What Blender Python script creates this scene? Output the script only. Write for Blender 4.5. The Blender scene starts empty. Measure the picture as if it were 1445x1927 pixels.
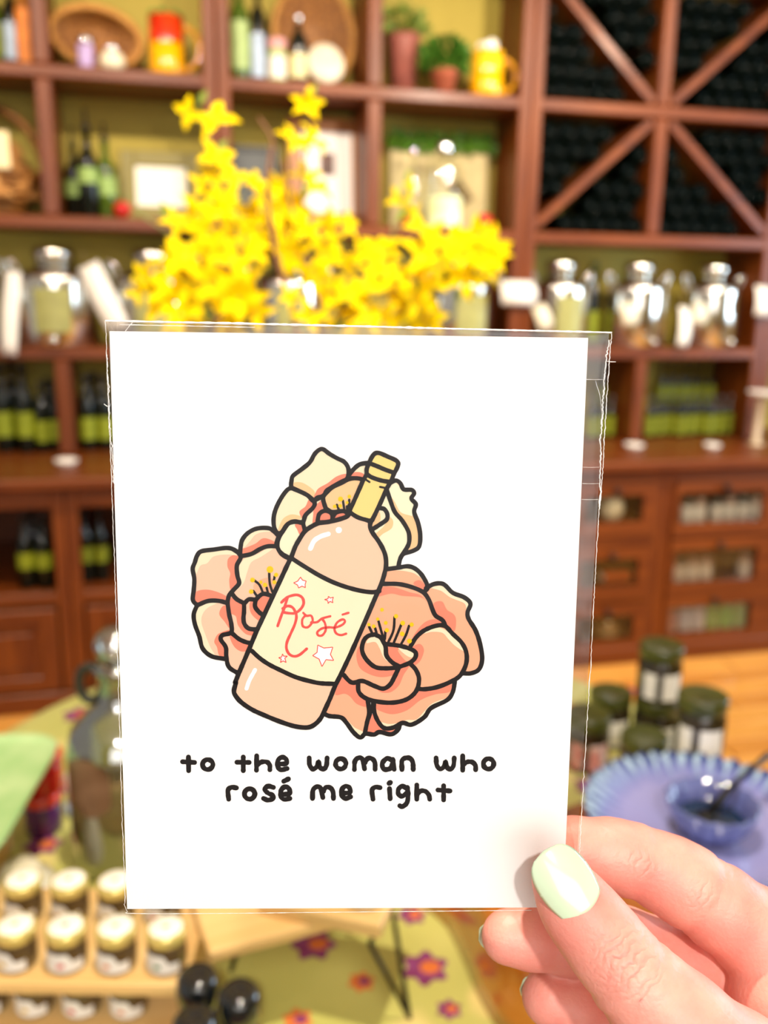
import bpy, math, random
import numpy as np
from mathutils import Vector, Matrix, noise

random.seed(7)
sc = bpy.context.scene
COL = sc.collection
PI = math.pi

# ------------------------------------------------------------------ camera
FPX, CX, CY = 1700.0, 722.5, 963.5
CAM = np.array([0.0, 0.0, 1.5])
def cam_axes(p, y, r):
    c, s = math.cos, math.sin
    right0 = np.array([c(y), -s(y), 0]); up = np.array([0, 0, 1.0])
    f = np.array([s(y), c(y), 0]) * c(p) - up * s(p)
    u = np.cross(right0, f)
    rt = right0 * c(r) + u * s(r)
    return np.array([rt, -np.cross(rt, f), f])          # rows: right, down, forward
CM = cam_axes(*np.radians([13.79, 13.52, 0.96]))
cd = bpy.data.cameras.new('camera')
cam = bpy.data.objects.new('camera', cd); COL.objects.link(cam)
cd.sensor_fit = 'VERTICAL'; cd.sensor_height = 36.0
cd.lens = FPX / 1927 * 36.0
cd.clip_start = 0.01; cd.clip_end = 60
cd.dof.use_dof = True; cd.dof.focus_distance = 0.216; cd.dof.aperture_fstop = 10.4
rot = Matrix((tuple(CM[0]), tuple(-CM[1]), tuple(-CM[2]))).transposed()
cam.matrix_world = Matrix.Translation(CAM.tolist()) @ rot.to_4x4()
sc.camera = cam

# ------------------------------------------------------------------ world, lights, exposure
sc.view_settings.view_transform = 'Standard'; sc.view_settings.look = 'None'
sc.view_settings.gamma = 1.0; sc.view_settings.use_curve_mapping = False
sc.view_settings.exposure = 0.55
sc.cycles.use_denoising = True
sc.cycles.max_bounces = 8; sc.cycles.transparent_max_bounces = 24
sc.cycles.sample_clamp_indirect = 6.0
w = bpy.data.worlds.new('world'); sc.world = w; w.use_nodes = True
bgn = w.node_tree.nodes['Background']
bgn.inputs['Color'].default_value = (1.0, 0.93, 0.84, 1); bgn.inputs['Strength'].default_value = 0.30

def spot(loc, aim, power, size=100, radius=0.045, col=(1.0, 0.86, 0.68), blend=0.6):
    l = bpy.data.lights.new('spot_lamp', 'SPOT'); l.energy = power; l.color = col
    l.spot_size = math.radians(size); l.spot_blend = blend; l.shadow_soft_size = radius
    o = bpy.data.objects.new('spot_lamp', l); COL.objects.link(o); o.location = loc
    o.rotation_euler = (Vector(aim) - Vector(loc)).to_track_quat('-Z', 'Y').to_euler()
for i in range(5):                                      # ceiling track in front of the shelves
    x = -0.9 + i * 0.85
    spot((x, 2.05, 2.86), (x + 0.1, 3.7, 1.75), 50)
for x, y, ax, ay, e in ((-0.2, -1.55, 0.05, 0.3, 98), (0.15, 0.6, 0.12, 0.9, 84), (1.75, 0.95, 2.0, 3.0, 150)):
    spot((x, y, 2.86), (ax, ay, 0.9), e, 100, col=(1.0, 0.93, 0.86) if y < 0 else (1.0, 0.88, 0.72))           # ceiling lamp above the table; two more added to brighten card and drawers
wl = bpy.data.lights.new('window_daylight', 'AREA'); wl.shape = 'RECTANGLE'; wl.size = 1.5; wl.size_y = 1.7
wl.energy = 62; wl.color = (0.62, 0.82, 1.0)
wo = bpy.data.objects.new('window_daylight', wl); COL.objects.link(wo); wo.location = (4.28, 1.5, 1.75)
wo.rotation_euler = (0, math.radians(90), 0)
fw = bpy.data.lights.new('added_front_light', 'AREA'); fw.shape = 'RECTANGLE'; fw.size = 2.3; fw.size_y = 1.5  # large soft light added behind the camera to light the card
fw.energy = 27; fw.color = (1.0, 0.97, 0.94)
fo = bpy.data.objects.new('added_front_light', fw); COL.objects.link(fo); fo.location = (0.0, -2.12, 1.8)
fo.rotation_euler = (math.radians(90), 0, 0)

# ------------------------------------------------------------------ helpers
def ray(x, y): return CM.T @ np.array([(x - CX) / FPX, (y - CY) / FPX, 1.0])
def onY(x, y, Y): d = ray(x, y); return Vector((CAM + d * ((Y - CAM[1]) / d[1])).tolist())
def onZ(x, y, Z): d = ray(x, y); return Vector((CAM + d * ((Z - CAM[2]) / d[2])).tolist())
def atD(x, y, D): return Vector((CAM + ray(x, y) * D).tolist())

def S(r, g, b):
    f = lambda c: (c / 255 / 12.92) if c / 255 <= 0.04045 else ((c / 255 + 0.055) / 1.055) ** 2.4
    return (f(r), f(g), f(b), 1.0)

MATS = {}
def mat(name, col, rough=0.5, metal=0.0, var=0.0, vscale=20.0, bump=0.0, bscale=60.0, coat=0.0, spec=0.5,
        col2=None, stretch=None, sss=0.0, emit=None, sheen=0.0):
    if name in MATS: return MATS[name]
    m = bpy.data.materials.new(name); m.use_nodes = True; MATS[name] = m
    nt = m.node_tree; n = nt.nodes; L = nt.links
    b = n['Principled BSDF']
    b.inputs['Base Color'].default_value = col
    b.inputs['Roughness'].default_value = rough; b.inputs['Metallic'].default_value = metal
    b.inputs['Specular IOR Level'].default_value = spec; b.inputs['Coat Weight'].default_value = coat
    b.inputs['Coat Roughness'].default_value = 0.08
    if sheen: b.inputs['Sheen Weight'].default_value = sheen
    if sss:
        b.inputs['Subsurface Weight'].default_value = sss
        b.inputs['Subsurface Radius'].default_value = (1.0, 0.35, 0.2); b.inputs['Subsurface Scale'].default_value = 0.004
    tc = n.new('ShaderNodeTexCoord'); mp = n.new('ShaderNodeMapping'); L.new(tc.outputs['Object'], mp.inputs['Vector'])
    if stretch: mp.inputs['Scale'].default_value = stretch
    if var or col2:
        t = n.new('ShaderNodeTexNoise'); t.inputs['Scale'].default_value = vscale; t.inputs['Detail'].default_value = 4
        L.new(mp.outputs['Vector'], t.inputs['Vector'])
        rp = n.new('ShaderNodeValToRGB'); rp.color_ramp.elements[0].position = 0.32; rp.color_ramp.elements[1].position = 0.68
        c2 = col2 or tuple(max(0, c * (1 - var)) for c in col[:3]) + (1,)
        rp.color_ramp.elements[0].color = c2
        rp.color_ramp.elements[1].color = col if col2 else tuple(min(1, c * (1 + var * .6)) for c in col[:3]) + (1,)
        L.new(t.outputs['Fac'], rp.inputs['Fac']); L.new(rp.outputs['Color'], b.inputs['Base Color'])
    if bump:
        t = n.new('ShaderNodeTexNoise'); t.inputs['Scale'].default_value = bscale; t.inputs['Detail'].default_value = 3
        L.new(mp.outputs['Vector'], t.inputs['Vector'])
        bp = n.new('ShaderNodeBump'); bp.inputs['Strength'].default_value = bump; bp.inputs['Distance'].default_value = 0.002
        L.new(t.outputs['Fac'], bp.inputs['Height']); L.new(bp.outputs['Normal'], b.inputs['Normal'])
    if emit:
        b.inputs['Emission Color'].default_value = col; b.inputs['Emission Strength'].default_value = emit
    return m

def film(name, tint, fac, rough, gcol=(1, 1, 1, 1), bump=0.0, bscale=40, fres=1.0):
    """thin clear sheet: see-through, with a share of glossy reflection"""
    if name in MATS: return MATS[name]
    m = bpy.data.materials.new(name); m.use_nodes = True; MATS[name] = m
    nt = m.node_tree; n = nt.nodes; L = nt.links; n.remove(n['Principled BSDF'])
    t = n.new('ShaderNodeBsdfTransparent'); t.inputs['Color'].default_value = tint
    g = n.new('ShaderNodeBsdfGlossy'); g.inputs['Color'].default_value = gcol; g.inputs['Roughness'].default_value = rough
    fr = n.new('ShaderNodeFresnel'); fr.inputs['IOR'].default_value = 1.4
    ad = n.new('ShaderNodeMath'); ad.operation = 'MULTIPLY_ADD'; ad.use_clamp = True; ad.inputs[1].default_value = fres; ad.inputs[2].default_value = fac
    L.new(fr.outputs['Fac'], ad.inputs[0])
    mx = n.new('ShaderNodeMixShader'); L.new(ad.outputs[0], mx.inputs['Fac'])
    L.new(t.outputs[0], mx.inputs[1]); L.new(g.outputs[0], mx.inputs[2])
    if bump:
        tx = n.new('ShaderNodeTexNoise'); tx.inputs['Scale'].default_value = bscale
        tc = n.new('ShaderNodeTexCoord'); L.new(tc.outputs['Object'], tx.inputs['Vector'])
        bp = n.new('ShaderNodeBump'); bp.inputs['Strength'].default_value = bump; bp.inputs['Distance'].default_value = 0.004
        L.new(tx.outputs['Fac'], bp.inputs['Height']); L.new(bp.outputs['Normal'], g.inputs['Normal'])
    L.new(mx.outputs[0], n['Material Output'].inputs['Surface'])
    return m

class MB:
    """collects shapes; build() links them as one mesh object"""
    def __init__(s): s.v = []; s.f = []; s.smooth = []
    def add(s, vs, fs, smooth=False):
        o = len(s.v); s.v += [tuple(v) for v in vs]; s.f += [tuple(i + o for i in f) for f in fs]; s.smooth += [smooth] * len(fs)
        return s
    def box(s, x0, x1, y0, y1, z0, z1):
        return s.add([(x0, y0, z0), (x1, y0, z0), (x1, y1, z0), (x0, y1, z0), (x0, y0, z1), (x1, y0, z1), (x1, y1, z1), (x0, y1, z1)],
                     [(0, 3, 2, 1), (4, 5, 6, 7), (0, 1, 5, 4), (1, 2, 6, 5), (2, 3, 7, 6), (3, 0, 4, 7)])
    def bbox(s, x0, x1, y0, y1, z0, z1, b=0.004):
        """box with chamfered vertical and horizontal edges"""
        vs = []; P = ((x0, x1), (y0, y1), (z0, z1))
        import itertools
        pts = []
        for i, j, k in itertools.product((0, 1), repeat=3):
            c = [P[0][i], P[1][j], P[2][k]]; sg = [1 if i == 0 else -1, 1 if j == 0 else -1, 1 if k == 0 else -1]
            for a in range(3):
                q = list(c)
                for t in range(3):
                    if t != a: q[t] += sg[t] * b
                pts.append(q)
        idx = lambda i, j, k, a: (i * 4 + j * 2 + k) * 3 + a
        fs = []
        for a in range(3):
            u, v = (a + 1) % 3, (a + 2) % 3
            for sd in (0, 1):
                loop = []
                for (p, q) in ((0, 0), (1, 0), (1, 1), (0, 1)):
                    ijk = [0, 0, 0]; ijk[a] = sd; ijk[u] = p; ijk[v] = q
                    loop.append(idx(*ijk, a))
                fs.append(tuple(loop if sd else loop[::-1]))
        for a in range(3):
            u, v = (a + 1) % 3, (a + 2) % 3
            for p in (0, 1):
                for q in (0, 1):
                    A = [0, 0, 0]; A[u] = p; A[v] = q; B = list(A); B[a] = 1
                    lp = (idx(*A, u), idx(*B, u), idx(*B, v), idx(*A, v))
                    fs.append(lp if (p == q) else lp[::-1])
        for i, j, k in itertools.product((0, 1), repeat=3):
            t = (idx(i, j, k, 0), idx(i, j, k, 1), idx(i, j, k, 2))
            fs.append(t if (i + j + k) % 2 else t[::-1])
        return s.add(pts, fs)
    def lathe(s, prof, n=20, c=(0, 0, 0), wave=None, cap=True):
        vs = []; fs = []
        for (r, z) in prof:
            for i in range(n):
                a = 2 * PI * i / n
                rr = r if wave is None else r * wave(a, z)
                vs.append((c[0] + rr * math.cos(a), c[1] + rr * math.sin(a), c[2] + z))
        for k in range(len(prof) - 1):
            for i in range(n):
                j = (i + 1) % n
                fs.append((k * n + i, k * n + j, (k + 1) * n + j, (k + 1) * n + i))
        if cap:
            fs.append(tuple(range(n - 1, -1, -1))); o = (len(prof) - 1) * n; fs.append(tuple(range(o, o + n)))
        return s.add(vs, fs, True)
    def tube(s, pts, rad, n=8, closed=False):
        pts = [Vector(p) for p in pts]; m = len(pts)
        if not hasattr(rad, '__len__'): rad = [rad] * m
        vs = []; fs = []; prev = None
        for k, p in enumerate(pts):
            if closed: t = (pts[(k + 1) % m] - pts[k - 1]).normalized()
            else: t = (pts[min(k + 1, m - 1)] - pts[max(k - 1, 0)]).normalized()
            if prev is None:
                a = t.cross(Vector((0, 0, 1)))
                if a.length < 1e-3: a = t.cross(Vector((1, 0, 0)))
                a.normalize()
            else:
                a = (prev - t * prev.dot(t)).normalized()
            prev = a; b = t.cross(a)
            for i in range(n):
                an = 2 * PI * i / n; vs.append(p + (a * math.cos(an) + b * math.sin(an)) * rad[k])
        for k in range(m - (0 if closed else 1)):
            k2 = (k + 1) % m
            for i in range(n):
                j = (i + 1) % n; fs.append((k * n + i, k * n + j, k2 * n + j, k2 * n + i))
        if not closed:
            fs.append(tuple(range(n - 1, -1, -1))); fs.append(tuple(range((m - 1) * n, m * n)))
        return s.add(vs, fs, True)
    def prism(s, poly, t, z0=0.0):
        """flat outline in local x,y given thickness in z"""
        n = len(poly)
        vs = [(p[0], p[1], z0) for p in poly] + [(p[0], p[1], z0 + t) for p in poly]
        fs = [tuple(range(n - 1, -1, -1)), tuple(range(n, 2 * n))] + [(i, (i + 1) % n, n + (i + 1) % n, n + i) for i in range(n)]
        return s.add(vs, fs)
    def sphere(s, c, r, n=14, m=9, sz=1.0):
        prof = [(max(1e-5, r * math.sin(PI * k / m)), -r * math.cos(PI * k / m) * sz) for k in range(m + 1)]
        return s.lathe(prof, n, c, cap=False)
    def mesh(s, name):
        me = bpy.data.meshes.new(name); me.from_pydata(s.v, [], s.f)
        me.polygons.foreach_set('use_smooth', s.smooth); me.update()
        return me
    def build(s, name, m, parent=None, loc=None, rot=None, smooth_angle=True):
        me = s.mesh(name); me.materials.append(m)
        return link(name, me, parent, loc, rot)

def link(name, me, parent=None, loc=None, rot=None):
    o = bpy.data.objects.new(name, me); COL.objects.link(o)
    if parent: o.parent = parent
    if loc is not None: o.location = loc
    if rot is not None: o.rotation_euler = rot
    return o
def tag(o, label=None, cat=None, group=None, kind=None):
    if label: o['label'] = label
    if cat: o['category'] = cat
    if group: o['group'] = group
    if kind: o['kind'] = kind
    return o
def thing(name, label, cat, loc=(0, 0, 0), rz=0, group=None, rot=None):
    o = bpy.data.objects.new(name, None); COL.objects.link(o); o.location = loc
    o.rotation_euler = rot if rot is not None else (0, 0, rz); o.empty_display_size = 0.02
    return tag(o, label, cat, group)
def dup(root, loc, rz=None, label=None, group=None):
    r = root.copy(); COL.objects.link(r); r.location = loc
    if rz is not None: r.rotation_euler = (0, 0, rz)
    if label: r['label'] = label
    if group: r['group'] = group
    for ch in list(root.children):
        c = ch.copy(); COL.objects.link(c); c.parent = r
        for g in list(ch.children):
            d = g.copy(); COL.objects.link(d); d.parent = c
    return r

# ------------------------------------------------------------------ shared materials
def wood_mat(name, c1, c2, rough, coat, axis):
    m = bpy.data.materials.new(name); m.use_nodes = True; nt = m.node_tree; n = nt.nodes; L = nt.links
    b = n['Principled BSDF']; b.inputs['Roughness'].default_value = rough; b.inputs['Specular IOR Level'].default_value = 0.35
    b.inputs['Coat Weight'].default_value = coat; b.inputs['Coat Roughness'].default_value = 0.22
    tc = n.new('ShaderNodeTexCoord'); mp = n.new('ShaderNodeMapping'); L.new(tc.outputs['Object'], mp.inputs['Vector'])
    sc_ = [14.0, 14.0, 14.0]; sc_[axis] = 1.2; mp.inputs['Scale'].default_value = sc_
    t = n.new('ShaderNodeTexNoise'); t.inputs['Scale'].default_value = 2.2; t.inputs['Detail'].default_value = 6; t.inputs['Distortion'].default_value = 0.6
    L.new(mp.outputs['Vector'], t.inputs['Vector'])
    rp = n.new('ShaderNodeValToRGB'); rp.color_ramp.elements[0].position = 0.3; rp.color_ramp.elements[1].position = 0.7
    rp.color_ramp.elements[0].color = c2; rp.color_ramp.elements[1].color = c1
    L.new(t.outputs['Fac'], rp.inputs['Fac']); L.new(rp.outputs['Color'], b.inputs['Base Color'])
    bp = n.new('ShaderNodeBump'); bp.inputs['Strength'].default_value = 0.15; bp.inputs['Distance'].default_value = 0.002
    L.new(t.outputs['Fac'], bp.inputs['Height']); L.new(bp.outputs['Normal'], b.inputs['Normal'])
    return m
CW1, CW2 = S(124, 60, 12), S(90, 36, 3)
WOODX = wood_mat('cherry_wood_x', CW1, CW2, 0.45, 0.18, 0)
WOODY = wood_mat('cherry_wood_y', CW1, CW2, 0.45, 0.18, 1)
WOODZ = wood_mat('cherry_wood_z', CW1, CW2, 0.45, 0.18, 2)
PINE = wood_mat('pale_pine', S(240, 205, 140), S(222, 178, 108), 0.5, 0.1, 0)
OLIVE = mat('olive_paint', S(178, 158, 62), 0.7, var=0.06, vscale=6)
BLACKGLASS = mat('dark_green_glass', S(8, 14, 6), 0.14, spec=0.45)
RACKGLASS = mat('rack_glass', S(3, 7, 5), 0.14, spec=0.03)
BLACKCAP = mat('black_cap', S(14, 14, 16), 0.35)
LIME = mat('lime_label', S(132, 142, 18), 0.55, var=0.1)
STEEL = mat('brushed_steel', (0.78, 0.75, 0.68, 1), 0.16, metal=1.0, bump=0.03, bscale=30)
WHITEP = mat('white_paper', S(236, 232, 222), 0.6, var=0.03)
WICKER = mat('wicker', S(170, 112, 45), 0.6, col2=S(105, 60, 18), vscale=60, bump=0.4, bscale=120)
TERRA = mat('terracotta', S(176, 92, 62), 0.7, var=0.12)
LEAF = mat('leaf_green', S(70, 120, 30), 0.5, var=0.25)
RED = mat('red_glaze', S(196, 22, 16), 0.35)
CREAM = mat('cream_ceramic', S(238, 228, 196), 0.3)
CLEAR = film('clear_glass', (0.92, 0.95, 0.93, 1), 0.06, 0.03)
BLACKM = mat('black_metal', S(28, 26, 24), 0.4, metal=0.5)
# ------------------------------------------------------------------ the room
Z0 = 0.0
fl = tag(MB().box(-2.6, 4.3, -2.2, 4.05, -0.06, -0.012).build('floor', mat('floor_base', S(120, 70, 25), 0.7)), kind='structure')
OAK = wood_mat('oak_floor', S(236, 170, 78), S(214, 142, 56), 0.38, 0.2, 0)
OAK2 = wood_mat('oak_floor_dark', S(222, 152, 64), S(196, 122, 44), 0.38, 0.2, 0)
pl_me = {}
for m in (OAK, OAK2):
    me = MB().bbox(0, 1.36, 0, 0.106, -0.012, 0, 0.002).mesh('plank'); me.materials.append(m); pl_me[m] = me
for r in range(30):
    y = 0.02 + r * 0.108
    off = (r * 0.53) % 1.37
    for k in range(5):
        x = -2.0 + off - 1.0 + k * 1.37
        if x < -2.55 or x + 1.37 > 4.3: continue
        link('plank', pl_me[OAK if (r * 7 + k * 3) % 5 < 3 else OAK2], fl, (x, y, 0))
tag(MB().box(-2.6, 4.3, 3.955, 4.05, 0, 2.95).build('wall_back', mat('wall_paint', S(200, 182, 110), 0.8, var=0.04, vscale=4)), kind='structure')
tag(MB().box(-2.6, 4.4, -2.2, 4.05, 2.95, 3.05).build('ceiling', mat('ceiling_paint', S(240, 232, 215), 0.9, var=0.02)), kind='structure')
wr = MB()
wr.box(4.3, 4.4, -2.2, 0.7, 0, 2.95).box(4.3, 4.4, 2.3, 4.05, 0, 2.95).box(4.3, 4.4, 0.7, 2.3, 0, 0.85).box(4.3, 4.4, 0.7, 2.3, 2.65, 2.95)
tag(wr.build('wall_right', MATS['wall_paint']), kind='structure')
wn = MB()
for (a, b, c, d) in ((0.7, 0.76, 0.85, 2.65), (2.24, 2.3, 0.85, 2.65), (1.47, 1.53, 0.85, 2.65), (0.76, 2.24, 0.85, 0.91), (0.76, 2.24, 2.59, 2.65)):
    wn.box(4.31, 4.39, a, b, c, d)
tag(wn.build('window_1', mat('window_paint', S(235, 230, 220), 0.5)), kind='structure')

wf = MB()  # unseen wall with a window opening, added around the added front light
wf.box(-2.6, -1.2, -2.3, -2.2, 0, 2.95).box(1.2, 4.4, -2.3, -2.2, 0, 2.95).box(-1.2, 1.2, -2.3, -2.2, 0, 1.0).box(-1.2, 1.2, -2.3, -2.2, 2.6, 2.95)
tag(wf.build('wall_front', MATS['wall_paint']), kind='structure')
wn = MB()
for (a, b, c, d) in ((-1.2, -1.14, 1.0, 2.6), (1.14, 1.2, 1.0, 2.6), (-.03, .03, 1.0, 2.6), (-1.14, 1.14, 1.0, 1.06), (-1.14, 1.14, 2.54, 2.6)):
    wn.box(a, b, -2.29, -2.21, c, d)
tag(wn.build('added_window', MATS['window_paint']), kind='structure')

# ------------------------------------------------------------------ counter, hutches, base cabinets
YH, YW = 3.60, 3.945                                     # front of the hutches, back
ZC, ZB, ZA, ZT = 1.25, 1.721, 2.225, 2.74               # shelf board centres
ZCT = 0.866                                              # counter top
HT = 0.0225
ct = MB().bbox(-1.02, 3.84, 3.14, 3.948, 0.828, ZCT, 0.008).build('countertop', WOODX)
tag(ct, 'long cherry wood countertop running below all the shelf bays', 'countertop')

def hutch(x0, x1, xm, label, racks=False):
    t = thing('bookcase', label, 'bookcase', ((x0 + x1) / 2, YH, ZCT))
    ox, oy, oz = (x0 + x1) / 2, YH, ZCT
    def part(nm, m, *b, bev=0.006):
        return MB().bbox(b[0] - ox, b[1] - ox, b[2] - oy, b[3] - oy, b[4] - oz, b[5] - oz, bev).build(nm, m, t)
    for (a, b) in ((x0, x0 + 0.022), (x1 - 0.022, x1)):
        part('side_panel', WOODZ, a, b, YH + 0.022, YW, ZCT, 2.80)
    for (a, b) in ((x0, x0 + 0.048), (x1 - 0.048, x1)):
        part('face_stile', WOODZ, a, b, YH, YH + 0.022, ZCT, 2.80)
    part('back_panel', OLIVE, x0 + 0.022, x1 - 0.022, YW - 0.012, YW, ZCT, 2.80, bev=0.001)
    for z in (ZC, ZB, ZA, ZT):
        part('shelf', WOODX, x0 + 0.024, x1 - 0.024, YH + 0.004, YW - 0.013, z - HT, z + HT)
    lv = [(ZCT, ZC - HT), (ZB + HT, ZA - HT), (ZA + HT, ZT - HT)]
    if not racks: pass
    for a, b in lv:
        part('divider', WOODZ, xm - 0.028, xm + 0.028, YH + 0.006, YW - 0.013, a + .001, b - .001)
    return t, part
hl, _ = hutch(-1.0, 0.214, -0.385, 'cherry wood bookcase at the left, holding the mug and the wicker tray')
hm, _ = hutch(0.216, 1.434, 0.805, 'cherry wood bookcase in the middle, holding the round basket and potted plant')
hr, prt = hutch(1.436, 2.60, 2.012, 'cherry wood bookcase at the right with crossed wine racks at the top', True)
hutch(2.602, 3.82, 3.21, 'cherry wood bookcase beyond the right picture edge, only its left post showing')
def diag(xa, za, xb, zb):
    ox, oy, oz = (1.436 + 2.60) / 2, YH, ZCT
    d = Vector((xb - xa, 0, zb - za)); n = Vector((-d.z, 0, d.x)).normalized() * 0.016
    poly = [Vector((xa, 0, za)) + n, Vector((xb, 0, zb)) + n, Vector((xb, 0, zb)) - n, Vector((xa, 0, za)) - n]
    vs = [(p.x - ox, y - oy, p.z - oz) for y in (YH + 0.012, YW - 0.014) for p in poly]
    MB().add(vs, [(0, 1, 2, 3), (7, 6, 5, 4), (0, 4, 5, 1), (1, 5, 6, 2), (2, 6, 7, 3), (3, 7, 4, 0)]).build('rack_brace', WOODX, hr)
XL, XM0, XM1, XR = 1.46, 1.984, 2.040, 2.576
diag(XM0 - .014, ZA + HT + .014, XL + .02, ZT - HT - .02); diag(XM1 + .014, ZA + HT + .014, XR - .02, ZT - HT - .02)
diag(XM0 - .014, ZA - HT - .014, XL + .02, ZB + HT + .02); diag(XM1 + .014, ZA - HT - .014, XR - .02, ZB + HT + .02)

# wine bottles lying in the four rack cells
wprof = [(0.006, 0.0), (0.028, 0.0), (0.037, 0.006), (0.0385, 0.02), (0.0385, 0.17), (0.03, 0.2), (0.016, 0.225), (0.0145, 0.28)]
wb = MB()
wb.lathe([(0.004, 0.012), (0.016, 0.008), (0.026, 0.0), (0.034, 0.002), (0.0385, 0.012), (0.0385, 0.17), (0.03, 0.2), (0.016, 0.225), (0.0145, 0.28)], 14)
wine_me = wb.mesh('wine_bottle'); wine_me.materials.append(RACKGLASS)
cells = [(XL, XM0, ZA + HT, ZT - HT, 1, 'upper cell beside the mug shelf'), (XM1, XR, ZA + HT, ZT - HT, 0, 'upper right-hand cell'),
         (XL, XM0, ZB + HT, ZA - HT, 2, 'lower cell beside the fabric picture'), (XM1, XR, ZB + HT, ZA - HT, 3, 'lower right-hand cell')]
for (a, b, c, d, q, nm) in cells:
    if q == 1: L0, L1 = (XM0, c), (XL, d)
    elif q == 0: L0, L1 = (XM1, c), (XR, d)
    elif q == 2: L0, L1 = (XM0, d), (XL, c)
    else: L0, L1 = (XM1, d), (XR, c)
    dx, dz = L1[0] - L0[0], L1[1] - L0[1]; ln = math.hypot(dx, dz)
    z = c + 0.0395; row = 0; clr = 0.056 * ln / abs(dz)
    while z < d - 0.036:
        xd = L0[0] + dx * (z - L0[1]) / dz
        for lo_, hi_ in ((a + .040, xd - clr), (xd + clr, b - .040)):
            wl_ = lo_ < a + .05; lo_, hi_ = (lo_ + .0393 * (row % 2), hi_) if wl_ else (lo_, hi_ - .0393 * (row % 2))
            if hi_ < lo_ - .001: continue
            k = int((hi_ - lo_) / .0785) + 1
            for i in range(k):
                x = lo_ + .0785 * i if wl_ else hi_ - .0785 * i
                o = link('wine_bottle', wine_me, None, (x, YH + 0.03 + random.uniform(0, 0.012), z), (-PI / 2, 0, 0))
                tag(o, 'dark wine bottle lying in the %s of the rack' % nm, 'bottle', 'wine bottles in the ' + nm)
        z += 0.0705; row += 1

# base cabinets
YB = 3.20
def base_unit(x0, x1, label):
    ox = (x0 + x1) / 2
    t = thing('base_cabinet', label, 'cabinet', (ox, YB, 0))
    def part(nm, m, a, b, c, d, e, f, bev=0.004, parent=None):
        return MB().bbox(a - ox, b - ox, c - YB, d - YB, e, f, bev).build(nm, m, parent or t)
    for (a, b) in ((x0, x0 + 0.02), (x1 - 0.02, x1)): part('side_panel', WOODZ, a, b, YB + 0.02, 3.94, 0.0, 0.827)
    for (a, b) in ((x0, x0 + 0.042), (x1 - 0.042, x1)): part('face_stile', WOODZ, a, b, YB, YB + 0.02, 0.075, 0.827)
    part('top_rail', WOODX, x0 + 0.042, x1 - 0.042, YB, YB + 0.02, 0.752, 0.827)
    part('back_panel', WOODX, x0 + 0.02, x1 - 0.02, 3.925, 3.94, 0.0, 0.827)
    part('plinth', WOODX, x0, x1, YB - 0.018, YB, 0.0, 0.074)
    return t, part
def panel_door(part, a, b, c, d):
    dr = part('door', WOODZ, a, b, YB - 0.006, YB + 0.012, c, d)
    for (p, q, r, s_, m) in ((a, a + .055, c, d, WOODZ), (b - .055, b, c, d, WOODZ), (a + .055, b - .055, c, c + .055, WOODX), (a + .055, b - .055, d - .055, d, WOODX)):
        part('door_rail', m, p, q, YB - 0.018, YB - 0.0062, r, s_, 0.003, dr)
    part('door_panel', WOODZ, a + .085, b - .085, YB - 0.013, YB - 0.0062, c + .085, d - .085, 0.005, dr)
for x0, x1, lb in ((-1.0, -0.366, 'left end base cabinet with an open bottle niche above a panelled door'),
                   (-0.364, 0.29, 'base cabinet with bottle niche, second from the left end'),
                   (0.292, 0.90, 'base cabinet with bottle niche straight behind the greeting card'),
                   (0.902, 1.498, 'base cabinet with bottle niche next to the drawer cabinets')):
    t, part = base_unit(x0, x1, lb)
    part('niche_floor', WOODX, x0 + .022, x1 - .022, YB + 0.021, 3.92, 0.42, 0.444)
    part('middle_rail', WOODX, x0 + .042, x1 - .042, YB, YB + 0.02, 0.40, 0.446)
    panel_door(part, x0 + 0.05, x1 - 0.05, 0.085, 0.39)
PANE = film('drawer_glass', (0.97, 0.97, 0.95, 1), 0.02, 0.05)
def drawer_unit(x0, x1, wx0, wx1, label, rows):
    t, part = base_unit(x0, x1, label)
    for (za, zb) in zip([r_[0] - .055 for r_ in rows], [r_[1] + .05 for r_ in rows[1:]]):
        if za - zb > .006: part('drawer_rail', WOODX, x0 + .042, x1 - .042, YB, YB + .02, zb + .002, za - .002, .001)
    for (z0, z1) in rows:
        lo, hi = z0 - 0.055, z1 + 0.05
        body = MB(); a, b = x0 + 0.044, x1 - 0.044; ox = (x0 + x1) / 2
        for (p, q, r, s_) in ((a, wx0, lo, hi), (wx1, b, lo, hi), (wx0, wx1, lo, z0), (wx0, wx1, z1, hi)):
            body.box(p - ox, q - ox, -0.012, 0.01, r, s_)
        body.box(a - ox, b - ox, 0.012, 0.40, z0 - 0.03, z0 - 0.006)      # tray floor
        d = body.build('drawer', WOODX, t)
        MB().box(wx0 - ox, wx1 - ox, 0.004, 0.006, z0, z1).build('glass_pane', PANE, d)
        MB().lathe([(0.006, 0), (0.006, 0.012), (0.014, 0.016), (0.013, 0.026), (0.004, 0.029)], 12).build('knob', BLACKM, d, ((wx0 + wx1) / 2 - ox, -0.012, z1 + 0.022), (PI / 2, 0, 0))
    return t
drawer_unit(1.50, 1.932, 1.58, 1.838, 'narrow base cabinet of three glass-fronted drawers beside the card', [(0.612, 0.722), (0.342, 0.456), (0.105, 0.214)])
drawer_unit(1.934, 2.60, 2.0, 2.39, 'wide base cabinet of three glass-fronted drawers full of small jars', [(0.592, 0.722), (0.338, 0.478), (0.112, 0.236)])
t_, part_ = base_unit(2.602, 3.82, 'base cabinet beyond the right picture edge, mostly out of view')
panel_door(part_, 2.652, 3.20, .085, .74); panel_door(part_, 3.222, 3.77, .085, .74)
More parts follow.
